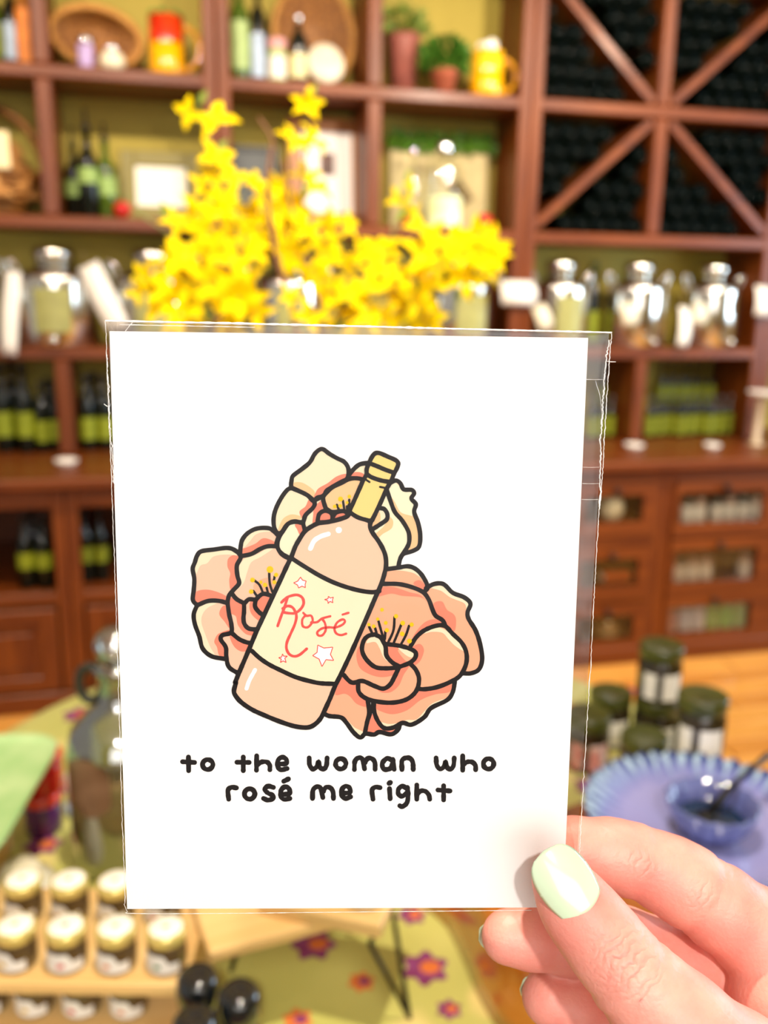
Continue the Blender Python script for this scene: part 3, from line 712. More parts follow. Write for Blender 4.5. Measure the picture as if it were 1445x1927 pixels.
for i_, (p_, r_) in enumerate(spots):
    a0 = rf.uniform(0, 6); col_ = (PURP, ORAN)[i_ % 3 == 2]
    fl_ = MB().prism([(r_ * (.84 + .16 * math.cos(6 * (a - a0))) * math.cos(a), r_ * (.84 + .16 * math.cos(6 * (a - a0))) * math.sin(a)) for a in np.linspace(0, 2 * PI, 31)[:-1]], .0002).build('printed_blossom', col_, o, (p_.x - TX, p_.y - TY, TZ + .0002))
    MB().prism([(r_ * .42 * math.cos(a) + r_ * .2, r_ * .36 * math.sin(a)) for a in np.linspace(0, 2 * PI, 13)[:-1]], .0001).build('blossom_heart', ORAN if col_ is PURP else PURP, fl_, (0, 0, .00025))

YAW = -math.radians(13.5)
# two-level pine rack of little jars
R0 = Vector((-.1105, .763, TZ))
def rk(u, v, z=0): return R0 + Vector((u * math.cos(YAW) - v * math.sin(YAW), u * math.sin(YAW) + v * math.cos(YAW), z))
rack = thing('jar_rack', 'two-level pale pine rack in the lower left corner', 'rack', R0, YAW)
for nm, a in (('top_board', (-.133, .108, -.026, .098, .081, .0905)), ('bottom_board', (-.133, .108, -.026, .098, .001, .010)), ('front_lip', (-.133, .108, -.031, -.0265, .0785, .0912)),
              ('end_panel', (-.140, -.1335, -.026, .098, .001, .0905)), ('end_panel', (.1085, .114, -.026, .098, .001, .0905)), ('back_board', (-.133, .108, .0985, .104, .001, .0905))):
    MB().bbox(*a, .0015).build(nm, PINE, rack)
LIDC = mat('cream_gold_lid', S(226, 206, 120), .22, metal=.35, coat=.4); STK = mat('lid_sticker', S(252, 248, 232), .4)
CONT = mat('dark_preserve', S(90, 70, 40), .25, coat=.6, var=.3)
DOTS = [mat('dot_%d' % i, S(*c), .5) for i, c in enumerate(((214, 70, 50), (222, 140, 80), (60, 120, 70), (226, 190, 90)))]
def hjar(loc, label, dot, group):
    t = thing('honey_jar', label, 'jar', loc, random.uniform(-.2, .2) + YAW, group); t.scale = (1, 1, .69); r = .0178
    MB().lathe([(r * .8, 0), (r, .004), (r * 1.02, .02), (r * 1.0, .034), (r * .9, .041), (r * .88, .043)], 22).build('glass_body', CONT, t)
    vs = []; n = 9
    for z in (.006, .033):
        for k in range(n):
            a = -PI / 2 + (-1.15 + 2.1 * k / (n - 1)); zz = z - (.012 if (z > .02 and k > 5) else 0); vs.append((r * 1.05 * math.cos(a), r * 1.05 * math.sin(a), zz))
    lb = MB().add(vs, [(k, k + 1, n + k + 1, n + k) for k in range(n - 1)], True).build('paper_label', WHITEP, t)
    MB().lathe([(.0004, 0), (.0035, .0001)], 10, cap=False).build('label_mark', dot, lb, (-.003, -r * 1.07, .017), (PI / 2, 0, 0))
    MB().lathe([(r * .93, .041), (r * 1.02, .0425), (r * 1.03, .054), (r * .98, .0575), (r * .93, .058)], 24).build('lid', LIDC, t)
    st = MB().lathe([(r * .86, .0581), (r * .84, .0586)], 24).build('lid_sticker', STK, t)
    MB().lathe([(.0028, .0587), (.0026, .0589)], 12).build('sticker_mark', dot, st)
names = ('first', 'second', 'third', 'fourth', 'fifth')
for i in range(5): hjar(rk(-.0915 + .046 * i, -.004, .0907), '%s white-lidded jar from the left in the upper front row of the pine rack' % names[i], DOTS[(1, 3, 0, 1, 2)[i]], 'jars in the upper front row')
for i in range(5): hjar(rk(-.111 + .046 * i, .062, .0907), '%s white-lidded jar from the left in the upper back row of the pine rack' % names[i], DOTS[(1, 3, 1, 3, 0)[i]], 'jars in the upper back row')
for i in range(4): hjar(rk(-.094 + .046 * i, .03, .0102), '%s jar from the left on the lower level of the pine rack' % names[i], DOTS[(1, 3, 0, 1, 3)[i]], 'jars on the lower level')

# little black-capped bottles beside the rack
BALL = mat('black_gloss', S(20, 24, 26), .12, coat=.8); AMB = mat('brown_glass', S(52, 26, 16), .12, coat=.7)
for px, py, lb in ((372, 1856, 'little brown bottle with black cap touching the end of the pine rack'), (450, 1886, 'little brown bottle with black cap, right one of the three'), (366, 1938, 'little brown bottle with black cap nearest the bottom picture edge')):
    q = onZ(px, py, TZ + .098); t = thing('dropper_bottle', lb, 'bottle', (q.x, q.y, TZ + .0005), 0, 'black-capped bottles beside the rack')
    MB().lathe([(.016, 0), (.019, .003), (.019, .062), (.016, .076), (.012, .08)], 20).build('glass_body', AMB, t)
    MB().lathe([(.0125, .078), (.0185, .082), (.0195, .094), (.018, .106), (.013, .112), (.006, .109), (.002, .108)], 24).build('cap', BALL, t)
    MB().lathe([(.0193, .015), (.0193, .055)], 20, cap=False).build('label_band', mat('dark_paper', S(48, 40, 40), .5), t)
q = onZ(690, 1948, TZ + .058); hjar(Vector((q.x, q.y, TZ + .0005)), 'single white-lidded jar at the bottom edge below the wooden boards', DOTS[3], 'loose jar')

# boards on a black wire stand
ws = thing('wire_stand', 'black wire stand under the pine boards', 'stand', (.13, .77, TZ))
def W(x, y, z): return (x - .13, y - .77, z - TZ)
ring = [W(.055, .785, .8895), W(.168, .725, .8895), W(.205, .80, .8895), W(.08, .85, .8895)]
MB().tube(ring[1:] + ring[:1], .0028, 6).build('wire_ring', BLACKM, ws)
for a, b, c in (((.168, .725, .8895), (.207, .719, .803), (.205, .80, .8895)), ((.055, .785, .8895), (.040, .82, .803), (.08, .85, .8895)), ((.20, .80, .8895), (.165, .86, .803), (.10, .843, .8895))):
    MB().tube([W(*a), W(*b), W(*c)], .0028, 6).build('wire_leg', BLACKM, ws)
t = MB().bbox(-.002, .155, 0, .125, 0, .013, .002).build('pine_board', PINE, None, (.018, .727, .8925), (0, 0, .17))
tag(t, 'pale pine board on the wire stand, lower left of the two', 'board')
t = MB().bbox(-.125, 0, 0, .105, 0, .016, .002).build('pine_board', PINE, None, (.174, .708, .9058), (0, 0, -.52))
tag(t, 'pale pine board laid across on top of the other board', 'board')
q = onZ(686, 1688, .922); t = thing('ramekin', 'small white ramekin on the upper pine board just below the card', 'ramekin', (q.x, q.y, .9222))
MB().lathe([(.017, 0), (.021, .004), (.023, .026), (.021, .026), (.018, .006), (.002, .005)], 24, cap=False).build('cup', MATS['white_porcelain'], t); MB().lathe([(.0235, .024), (.0235, .027), (.0215, .027)], 24, cap=False).build('rim', MATS['white_porcelain'], t)

# polished live-edge slab under the hand
sp = [(.272, .90), (.282, .84), (.284, .785), (.284, .73), (.293, .68), (.335, .638), (.42, .63), (.52, .69), (.62, .77), (.69, .86), (.69, .915), (.62, .94), (.52, .945), (.40, .91)]
cxs, cys = .49, .81
def smooth_closed(P, k=6):
    out = []; n = len(P)
    for i in range(n):
        p0, p1, p2, p3 = (np.array(P[(i + j) % n], float) for j in (-1, 0, 1, 2))
        for u in np.linspace(0, 1, k, endpoint=False):
            out.append(.5 * ((2 * p1) + (-p0 + p2) * u + (2 * p0 - 5 * p1 + 4 * p2 - p3) * u * u + (-p0 + 3 * p1 - 3 * p2 + p3) * u ** 3))
    return out
def smooth_open(P, k=6):
    P = [np.array(p, float) for p in P]; Q = [2 * P[0] - P[1]] + P + [2 * P[-1] - P[-2]]; out = []
    for i in range(1, len(Q) - 2):
        p0, p1, p2, p3 = Q[i - 1:i + 3]
        for u in np.linspace(0, 1, k, endpoint=False):
            out.append(.5 * ((2 * p1) + (-p0 + p2) * u + (2 * p0 - 5 * p1 + 4 * p2 - p3) * u * u + (-p0 + 3 * p1 - 3 * p2 + p3) * u ** 3))
    out.append(P[-1]); return out
top = smooth_closed([(x - cxs, y - cys) for x, y in sp], 5); n = len(top); vs = []; fs = []
for z, s in ((0, 1.0), (.02, .985), (.06, .955), (.076, .935), (.082, .91)):
    vs += [(p[0] * s, p[1] * s, z) for p in top]
for k in range(4): fs += [(k * n + i, k * n + (i + 1) % n, (k + 1) * n + (i + 1) % n, (k + 1) * n + i) for i in range(n)]
fs += [tuple(range(n - 1, -1, -1)), tuple(range(4 * n, 5 * n))]
slab = MB().add(vs, fs, True).build('wood_block', mat('lacquered_burl', S(205, 118, 30), .16, col2=S(96, 44, 8), vscale=11, coat=1.0, bump=.25, bscale=14, stretch=(1, .45, 1)), None, (cxs, cys, TZ + .001))
tag(slab, 'lacquered brown root-wood block on the cloth, under the blue plate', 'wood block')

# blue scalloped plate with a bowl
bm_ = bpy.data.materials.new('blue_glaze'); bm_.use_nodes = True
def glaze(m, r0, r1, inner, mid, outer, streak=0):
    nt = m.node_tree; n = nt.nodes; L = nt.links; b = n['Principled BSDF']; b.inputs['Roughness'].default_value = .12; b.inputs['Coat Weight'].default_value = .7
    tc = n.new('ShaderNodeTexCoord'); sx = n.new('ShaderNodeSeparateXYZ'); L.new(tc.outputs['Object'], sx.inputs[0])
    vm = n.new('ShaderNodeVectorMath'); vm.operation = 'LENGTH'; cb = n.new('ShaderNodeCombineXYZ'); L.new(sx.outputs[0], cb.inputs[0]); L.new(sx.outputs[1], cb.inputs[1]); L.new(cb.outputs[0], vm.inputs[0])
    nz = n.new('ShaderNodeTexNoise'); nz.inputs['Scale'].default_value = 45; L.new(tc.outputs['Object'], nz.inputs['Vector'])
    ad = n.new('ShaderNodeMath'); ad.operation = 'MULTIPLY_ADD'; L.new(nz.outputs['Fac'], ad.inputs[0]); ad.inputs[1].default_value = .03; L.new(vm.outputs['Value'], ad.inputs[2])
    mr = n.new('ShaderNodeMapRange'); mr.inputs['From Min'].default_value = r0; mr.inputs['From Max'].default_value = r1; L.new(ad.outputs[0], mr.inputs['Value'])
    rp = n.new('ShaderNodeValToRGB'); e = rp.color_ramp.elements; e[0].color = inner; e[1].color = outer; e[0].position = .1; e[1].position = .95
    k = rp.color_ramp.elements.new(.55); k.color = mid
    L.new(mr.outputs[0], rp.inputs['Fac'])
    if not streak: L.new(rp.outputs['Color'], b.inputs['Base Color']); return
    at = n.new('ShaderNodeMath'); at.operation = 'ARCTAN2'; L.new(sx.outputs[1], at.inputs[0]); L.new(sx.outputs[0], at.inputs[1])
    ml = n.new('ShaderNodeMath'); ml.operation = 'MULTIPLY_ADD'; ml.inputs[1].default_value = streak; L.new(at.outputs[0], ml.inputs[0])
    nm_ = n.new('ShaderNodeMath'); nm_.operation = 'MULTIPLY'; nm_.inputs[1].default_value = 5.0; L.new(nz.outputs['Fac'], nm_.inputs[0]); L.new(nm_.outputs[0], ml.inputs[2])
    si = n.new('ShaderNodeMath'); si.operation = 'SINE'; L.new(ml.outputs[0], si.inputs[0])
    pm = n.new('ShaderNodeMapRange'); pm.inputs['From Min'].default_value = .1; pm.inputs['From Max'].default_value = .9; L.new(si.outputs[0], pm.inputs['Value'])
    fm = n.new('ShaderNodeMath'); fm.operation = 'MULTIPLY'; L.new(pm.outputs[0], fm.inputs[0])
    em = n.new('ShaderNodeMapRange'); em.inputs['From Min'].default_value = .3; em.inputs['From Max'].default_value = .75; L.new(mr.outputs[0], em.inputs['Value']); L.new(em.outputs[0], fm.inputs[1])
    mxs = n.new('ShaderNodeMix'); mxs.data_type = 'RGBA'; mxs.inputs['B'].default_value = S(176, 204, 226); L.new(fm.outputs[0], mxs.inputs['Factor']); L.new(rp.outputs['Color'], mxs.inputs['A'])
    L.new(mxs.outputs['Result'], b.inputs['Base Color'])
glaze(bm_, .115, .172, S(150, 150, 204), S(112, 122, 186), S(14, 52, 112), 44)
ZP = TZ + .083
pq = onZ(1332, 1553, ZP + .01); pc = Vector((pq.x, pq.y, ZP + .0005)); pl = thing('blue_plate', 'lavender-blue plate with fluted dark blue rim at the right', 'plate', pc); pl.scale = (.93, .93, .93)
NF = 44
def flute(a, z): return 1 + (.022 * math.sin(NF * a) if z > .012 else 0)
pv = []; pf = []; NS = 264; pp = [(.002, .004), (.06, .004), (.10, .0055), (.116, .009), (.128, .015), (.140, .022), (.150, .027), (.153, .028), (.150, .0255), (.138, .019), (.12, .008), (.08, .001)]
for (r_, z_) in pp:
    for k in range(NS):
        a = 2 * PI * k / NS; e_ = min(1, max(0, (r_ - .108) / .03)); w_ = abs(math.sin(NF * a / 2)); pv.append((r_ * (1 + .03 * e_ * w_) * math.cos(a), r_ * (1 + .03 * e_ * w_) * math.sin(a), z_ + .0045 * e_ * (w_ - .5)))
for q_ in range(len(pp) - 1): pf += [(q_ * NS + k, q_ * NS + (k + 1) % NS, (q_ + 1) * NS + (k + 1) % NS, (q_ + 1) * NS + k) for k in range(NS)]
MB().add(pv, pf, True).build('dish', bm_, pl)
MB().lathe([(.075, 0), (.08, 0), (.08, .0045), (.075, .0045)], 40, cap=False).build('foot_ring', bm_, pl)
bq = onZ(1337, 1548, ZP + .02); bw = thing('blue_bowl', 'small dark blue fluted bowl standing in the blue plate', 'bowl', (bq.x, bq.y, ZP + .0052)); bw.scale = (.88, .88, .88)
b2 = bpy.data.materials.new('blue_bowl_glaze'); b2.use_nodes = True; glaze(b2, .02, .075, S(8, 40, 86), S(44, 48, 108), S(98, 108, 164))
MB().lathe([(.03, 0), (.036, .004), (.05, .022), (.058, .045), (.060, .05), (.056, .050), (.047, .026), (.03, .010), (.002, .008)], 112, wave=lambda a, z: 1 + (.03 * math.sin(16 * a) if z > .02 else 0), cap=False).build('bowl_body', b2, bw)
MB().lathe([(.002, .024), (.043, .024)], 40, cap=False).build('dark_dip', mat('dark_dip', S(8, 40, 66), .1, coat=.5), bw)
sp_ = thing('spoon', 'dark slim spoon resting in the blue bowl', 'spoon', (bq.x, bq.y, ZP + .03))
MB().tube([(0, 0, .006), (.03, .012, .024), (.062, .026, .034), (.10, .04, .045)], [.006, .004, .003, .0045], 8).build('handle', BLACKM, sp_); MB().sphere((-.008, -.003, .002), .012, 12, 6, .4).build('scoop', BLACKM, sp_)

# stacked preserve jars behind the plate
OLID = mat('olive_black_lid', S(70, 74, 22), .3, var=.3, vscale=14, coat=.3); OJAR = mat('smoke_glass', S(44, 34, 18), .12, coat=.7); RLAB = mat('red_white_label', S(226, 200, 192), .5, col2=S(200, 60, 40), vscale=40)
def pjar(loc, label, lab=None, r=.0335, h=.088, yaw=0.0):
    t = thing('preserve_jar', label, 'jar', loc, yaw, 'stacked dark-lidded jars')
    MB().lathe([(r * .92, 0), (r, .005), (r, h * .66), (r * .88, h * .76), (r * .86, h * .8)], 26).build('glass_body', OJAR, t)
    for a0, a1 in ((-2.05, -1.1), (-2.95, -2.35)):
        vs = []; n = 7
        for z in (.008, h * .56):
            for k in range(n):
                a = a0 + (a1 - a0) * k / (n - 1); vs.append((r * 1.012 * math.cos(a), r * 1.012 * math.sin(a), z))
        MB().add(vs, [(k, k + 1, n + k + 1, n + k) for k in range(n - 1)], True).build('paper_label', lab or WHITEP, t)
    MB().lathe([(r * .95, h * .76), (r * 1.0, h * .78), (r * 1.01, h * .97), (r * .96, h), (r * .88, h * .992), (.002, h * .985)], 30, cap=False).build('lid', OLID, t)
def pj(px, py, lvl, label, lab=None):
    z = TZ + .0005 + lvl * .0885; q = onZ(px, py, z + .088); pjar((q.x, q.y, z), label, lab, yaw=random.uniform(-.3, .3)); return q
a = pj(1246, 1212, 1, 'dark-lidded jar with white label at the very top of the jar stack')
pjar((a.x, a.y, TZ + .0005), 'dark-lidded jar at the table under the topmost stacked jar')
a2 = Vector((a.x - .060, a.y + .036, 0)); pjar((a2.x, a2.y, TZ + .0005), 'dark jar left in the stack, half behind the topmost pair')
b = pj(1324, 1306, 1, 'dark-lidded jar with white label, upper right of the stack next to the floor')
pjar((b.x, b.y, TZ + .0005), 'dark-lidded jar below the upper right stacked jar')
c = pj(1214, 1382, 0, 'low dark-lidded jar at the foot of the stack behind the plate rim')
d_ = pj(1108, 1340, 0, 'dark-lidded jar with red and white label close to the card edge', RLAB)

# left side of the table: jug, tray on a riser, red jars
q = onZ(240, 1612, TZ); jg = thing('glass_jug', 'grey-green glass jug with a brown portrait label left of the card', 'jug', (q.x, q.y, TZ + .0005), YAW)
JG = film('jug_glass', (.62, .68, .60, 1), .26, .08)
MB().lathe([(.05, 0), (.062, .006), (.064, .03), (.064, .155), (.058, .18), (.04, .20), (.026, .212), (.023, .225), (.023, .25), (.028, .254), (.028, .262)], 30).build('glass_body', JG, jg)
MB().lathe([(.045, .006), (.058, .012), (.059, .10), (.002, .101)], 26, cap=False).build('contents', mat('dried_herbs', S(128, 116, 84), .8, var=.25, vscale=20), jg)
vs = []; n = 12
for j in range(9):
    u = j / 8
    for k in range(n):
        hw = .5 * math.sqrt(max(.05, 1 - (2 * u - 1) ** 4)); a = -PI / 2 - .42 + hw * (2 * k / (n - 1) - 1); vs.append((.0652 * math.cos(a), .0652 * math.sin(a), .092 + .075 * u))
MB().add(vs, [(j * n + k, j * n + k + 1, (j + 1) * n + k + 1, (j + 1) * n + k) for j in range(8) for k in range(n - 1)], True).build('brown_label', mat('brown_label', S(92, 60, 34), .5, col2=S(130, 96, 70), vscale=28), jg)
MB().sphere((0, 0, .285), .026, 18, 10, .9).build('glass_stopper', film('stopper_glass', (.75, .82, .78, 1), .3, .06), jg)
MB().tube([(-.030 + .014 * math.cos(a), -.006, .238 + .022 * math.sin(a)) for a in np.linspace(0, 2 * PI, 16)[:-1]], .006, 8, True).build('wire_bail', mat('dark_rubber', S(44, 42, 30), .4), jg)

gx, gy = -.30, 1.02
rs = thing('riser_box', 'plain pine riser under the pale green tray', 'riser', (-.268, 1.055, TZ + .0008), -.17)
MB().bbox(-.045, .045, -.05, .05, .11, .1195, .002).build('top_board', PINE, rs)
for s in (-1, 1): MB().bbox(s * .041 - .004, s * .041 + .004, -.05, .05, 0, .11, .001).build('side_board', PINE, rs)
def rrect(w, h, r, n=6):
    out = []
    for cx_, cy_, a0 in ((w / 2 - r, h / 2 - r, 0), (-w / 2 + r, h / 2 - r, PI / 2), (-w / 2 + r, -h / 2 + r, PI), (w / 2 - r, -h / 2 + r, 1.5 * PI)):
        out += [(cx_ + r * math.cos(a0 + PI / 2 * k / n), cy_ + r * math.sin(a0 + PI / 2 * k / n)) for k in range(n + 1)]
    return out
GT = mat('pale_green_stoneware', S(152, 196, 122), .5, col2=S(196, 222, 160), vscale=14, bump=.5, bscale=220)
tr = thing('green_tray', 'pale green rounded stoneware tray at the left picture edge', 'tray', (-.252, 1.017, TZ + .1212), -.17)
R1 = rrect(.166, .275, .045); n = len(R1); vs = []; fs = []
for s, z in ((.9, 0), (.97, .004), (1.0, .012), (.985, .013), (.95, .008), (.9, .006)): vs += [(p[0] * s, p[1] * s, z) for p in R1]
for k in range(5): fs += [(k * n + i, k * n + (i + 1) % n, (k + 1) * n + (i + 1) % n, (k + 1) * n + i) for i in range(n)]
fs += [tuple(range(n - 1, -1, -1)), tuple(range(5 * n, 6 * n))]
MB().add(vs, fs, True).build('tray_body', GT, tr)
def jam(loc, label, m, r=.024, h=.06):
    t = thing('jam_jar', label, 'jar', loc, 0, 'jam jars beside the green tray')
    MB().lathe([(r * .9, 0), (r, .004), (r, h * .7), (r * .9, h * .78)], 20).build('glass_body', m, t); MB().lathe([(r, h * .76), (r * 1.03, h * .78), (r * 1.03, h), (r * .95, h * 1.02)], 20).build('lid', mat('jam_lid', S(216, 60, 40), .3, coat=.4), t)
q = onZ(84, 1560, TZ); jam((q.x, q.y, TZ + .0005), 'lower jam jar with red lid beside the green tray', mat('plum_jam', S(86, 40, 92), .2, coat=.5), h=.055)
jam((q.x + .004, q.y + .004, TZ + .0572), 'upper jam jar with red lid stacked beside the green tray', mat('ruby_jam', S(190, 20, 14), .2, coat=.5), h=.052)
q = onZ(146, 1530, TZ); t = thing('white_candle', 'short white candle in a pale blue cup beside the jam jars', 'candle', (q.x, q.y, TZ + .0005)); MB().lathe([(.014, 0), (.015, .003), (.015, .018)], 16).build('cup', mat('pale_blue', S(190, 206, 220), .3), t); MB().lathe([(.0125, .012), (.0125, .06), (.006, .062)], 16).build('wax', mat('wax_white', S(240, 228, 205), .5), t)
q = onZ(40, 1640, TZ + .05); t = thing('cream_bowl', 'upturned cream bowl behind the pine jar rack', 'bowl', (q.x, q.y, TZ + .0005)); MB().lathe([(.045, 0), (.044, .01), (.036, .036), (.02, .052), (.019, .058), (.002, .058)], 28, cap=False).build('shell', CREAM, t); MB().lathe([(.046, 0), (.0465, .003), (.045, .006)], 28, cap=False).build('rim', CREAM, t)
# ------------------------------------------------------------------ vase with yellow forsythia branches
VC = atD(600, 1050, 1.36); VC = Vector((VC.x, VC.y, TZ + .0005))
vz = thing('flower_vase', 'stoneware vase behind the card, holding the yellow branches', 'vase', VC)
MB().lathe([(.05, 0), (.062, .01), (.082, .09), (.080, .16), (.055, .23), (.042, .26), (.05, .29), (.044, .288), (.036, .26), (.05, .2)], 32, cap=False).build('body', mat('vase_glaze', S(92, 112, 108), .25, var=.2, coat=.4), vz)
MB().lathe([(.002, .003), (.055, .003)], 24, cap=False).build('bottom', MATS['vase_glaze'], vz)
MOUTH = VC + Vector((0, 0, .285))
PETAL = mat('forsythia_yellow', S(255, 218, 0), .75, var=.05, vscale=60, spec=.1)
CUP = mat('blossom_centre', S(238, 190, 0), .5); STEM = mat('twig_brown', S(120, 84, 44), .6, var=.2); STEMG = mat('twig_green', S(128, 138, 76), .6, var=.2); CURLY = mat('curly_willow', S(140, 92, 56), .6, var=.2)
def petal_mesh(n, wid, lift):
    mb = MB()
    for k in range(n):
        a0 = 2 * PI * k / n + .2 * math.sin(k * 2.3); prof = [(.0, .08), (.2, .17), (.45, .235), (.75, .18), (1.0, .07), (1.15, .0)]; vs = []
        for (t_, w_) in prof:
            z = lift * math.sin(t_ * 1.9) - .12 * t_ ** 3
            for s in (-1, 0, 1):
                r_ = t_; sd = s * w_ * wid; zz = z + (.05 if s else 0)
                vs.append((r_ * math.cos(a0) - sd * math.sin(a0), r_ * math.sin(a0) + sd * math.cos(a0), zz))
        m_ = len(prof); mb.add(vs, [(3 * i + j, 3 * i + j + 1, 3 * i + j + 4, 3 * i + j + 3) for i in range(m_ - 1) for j in (0, 1)], True)
    return mb
bl_me = []
for n_, w_, l_ in ((5, 1.0, .28), (4, 1.15, .5), (5, 1.1, .75), (4, 1.25, .2)):
    me = petal_mesh(n_, w_, l_).mesh('blossom'); me.materials.append(PETAL); bl_me.append(me)
cup_me = MB().lathe([(.05, -.12), (.14, .02), (.15, .12), (.02, .16)], 8).mesh('blossom_cup'); cup_me.materials.append(CUP)
tips = {  # branch tip pixel, depth, words
 'a': (372, 200, 1.33, 'tall leafy-tipped yellow forsythia branch at the upper left of the bunch'),
 'b': (578, 188, 1.32, 'tallest yellow forsythia branch, its tip before the dark shelf'),
 'c': (318, 415, 1.25, 'yellow forsythia branch arching left before the white sign'),
 'd': (272, 545, 1.30, 'lowest yellow forsythia branch on the left side'),
 'e': (440, 400, 1.22, 'dense yellow forsythia branch left of the framed print'),
 'f': (560, 415, 1.38, 'yellow forsythia branch in front of the framed print'),
 'g': (655, 430, 1.28, 'yellow forsythia branch below the lower corner of the framed print'),
 'h': (768, 352, 1.36, 'slim forsythia branch with few blossoms before the canvas picture'),
 'i': (915, 455, 1.30, 'yellow forsythia branch reaching furthest right'),
 'j': (795, 505, 1.24, 'thick yellow forsythia branch at the lower right of the bunch'),
 'k': (640, 585, 1.18, 'short yellow forsythia branch just above the card top edge'),
 'l': (390, 560, 1.20, 'short dense forsythia branch above the left half of the card')}
BL = [(355, 213, 24, 'a'), (405, 228, 38, 'a'), (408, 300, 34, 'a'), (400, 322, 24, 'a'), (380, 350, 26, 'a'), (575, 203, 27, 'b'), (550, 268, 32, 'b'), (578, 272, 28, 'b'), (572, 338, 30, 'b'), (598, 355, 26, 'b'),
 (358, 418, 46, 'c'), (330, 424, 34, 'c'), (372, 408, 34, 'c'), (350, 486, 44, 'c'), (322, 500, 32, 'c'), (374, 470, 34, 'c'), (290, 545, 42, 'd'), (280, 522, 26, 'd'), (333, 556, 40, 'd'), (300, 580, 30, 'd'), (262, 548, 24, 'd'),
 (440, 338, 28, 'e'), (470, 352, 26, 'e'), (416, 374, 32, 'e'), (412, 402, 34, 'e'), (444, 410, 34, 'e'), (440, 440, 34, 'e'), (410, 470, 40, 'e'), (436, 492, 36, 'e'), (462, 480, 34, 'e'), (404, 508, 40, 'e'), (470, 448, 34, 'e'), (426, 445, 36, 'e'), (395, 440, 32, 'e'),
 (500, 375, 34, 'f'), (522, 400, 36, 'f'), (542, 420, 34, 'f'), (500, 432, 34, 'f'), (520, 452, 36, 'f'), (560, 432, 30, 'f'), (480, 405, 34, 'f'), (556, 385, 32, 'f'), (535, 480, 38, 'f'), (500, 500, 36, 'f'), (520, 360, 28, 'f'), (490, 470, 34, 'f'),
 (602, 425, 32, 'g'), (650, 426, 28, 'g'), (640, 490, 34, 'g'), (612, 480, 30, 'g'), (588, 520, 30, 'g'), (560, 480, 36, 'g'), (570, 440, 32, 'g'), (625, 440, 26, 'g'),
 (770, 350, 19, 'h'), (750, 380, 23, 'h'), (775, 400, 17, 'h'), (790, 432, 32, 'h'), (815, 446, 28, 'h'), (852, 456, 30, 'i'), (880, 452, 30, 'i'), (905, 482, 46, 'i'), (922, 464, 34, 'i'), (902, 512, 38, 'i'), (930, 492, 30, 'i'), (878, 520, 34, 'i'), (895, 440, 28, 'i'), (860, 490, 30, 'i'),
 (690, 486, 28, 'j'), (708, 470, 30, 'j'), (730, 486, 32, 'j'), (702, 520, 30, 'j'), (762, 488, 36, 'j'), (792, 490, 44, 'j'), (750, 530, 40, 'j'), (800, 524, 38, 'j'), (780, 560, 42, 'j'), (812, 568, 36, 'j'), (762, 584, 40, 'j'), (800, 600, 38, 'j'), (738, 560, 34, 'j'), (825, 500, 30, 'j'), (775, 520, 34, 'j'), (725, 515, 30, 'j'),
 (640, 582, 48, 'k'), (654, 604, 40, 'k'), (604, 568, 30, 'k'), (662, 556, 28, 'k'), (690, 540, 30, 'k'), (720, 592, 30, 'k'), (690, 602, 30, 'k'), (582, 600, 30, 'k'), (625, 545, 26, 'k'), (545, 560, 26, 'k'),
 (372, 562, 46, 'l'), (420, 552, 46, 'l'), (450, 562, 40, 'l'), (462, 534, 36, 'l'), (392, 592, 42, 'l'), (440, 592, 42, 'l'), (342, 596, 40, 'l'), (400, 532, 40, 'l'), (480, 590, 34, 'l'), (370, 525, 36, 'l'), (440, 520, 36, 'l'), (478, 560, 30, 'l'), (340, 520, 30, 'l'), (355, 620, 38, 'l'), (430, 625, 38, 'l')]
rng = random.Random(3)
for key, (tx, ty, td, lb) in tips.items():
    T = atD(tx, ty, td); A = MOUTH - Vector((rng.uniform(-.015, .015), rng.uniform(-.015, .015), .20)); M0 = MOUTH + Vector((rng.uniform(-.018, .018), rng.uniform(-.018, .018), 0))
    d = T - M0; side = Vector((rng.uniform(-1, 1), rng.uniform(-1, 1), .3)) * .03
    cps = [A - M0, Vector((0, 0, 0)), d * .3 + Vector((0, 0, .05)) + side * .5, d * .65 + Vector((0, 0, .04)) + side, d]
    cv = [Vector(p) for p in smooth_open([tuple(c) for c in cps], 8)]
    nb = 0
    br = thing('forsythia_branch', lb, 'branch', M0, 0, None)
    sm_ = MB(); sm_.tube(cv, [max(.0014, .0042 * (1 - k / len(cv))) for k in range(len(cv))], 6)
    for (bx, by, bs, bk) in BL:
        if bk != key: continue
        nb += 1
        if key in 'efjl' and nb % 5 == 0: continue
        q = atD(bx, by, td + rng.uniform(-.06, .06)) - M0
        near = min(cv[8:], key=lambda c_: (c_ - q).length + .5 * abs(c_.z - q.z + .02))
        if (near - q).length > .004:
            mid = (near + q) * .5 + Vector((0, 0, .006)); sm_.tube([near, mid, q], .0011, 5)
        o = link('blossom', bl_me[rng.randrange(4)], br, q); s = bs * td / FPX * 1.16; o.scale = (s, s, s)
        face = Vector((rng.uniform(-.9, .9), -1.0, rng.uniform(-.3, .9))).normalized()
        o.rotation_euler = face.to_track_quat('Z', 'Y').to_euler(); o.rotation_euler.rotate_axis('Z', rng.uniform(0, 6))
        cu = link('blossom_cup', cup_me, o)
    sm_.build('stem', STEM if key in 'fgk' else STEMG, br)
    for k in range(3):
        c_ = cv[-1 - 3 * k]; dd = Vector((rng.uniform(-1, 1), rng.uniform(-.6, .2), 1)).normalized() * .028; sd = dd.cross(Vector((0, 1, .2))).normalized() * .006
        MB().add([c_, c_ + dd * .5 + sd, c_ + dd, c_ + dd * .5 - sd], [(0, 1, 2, 3)]).build('young_leaf', mat('young_leaf', S(150, 170, 60), .5, var=.2), br)
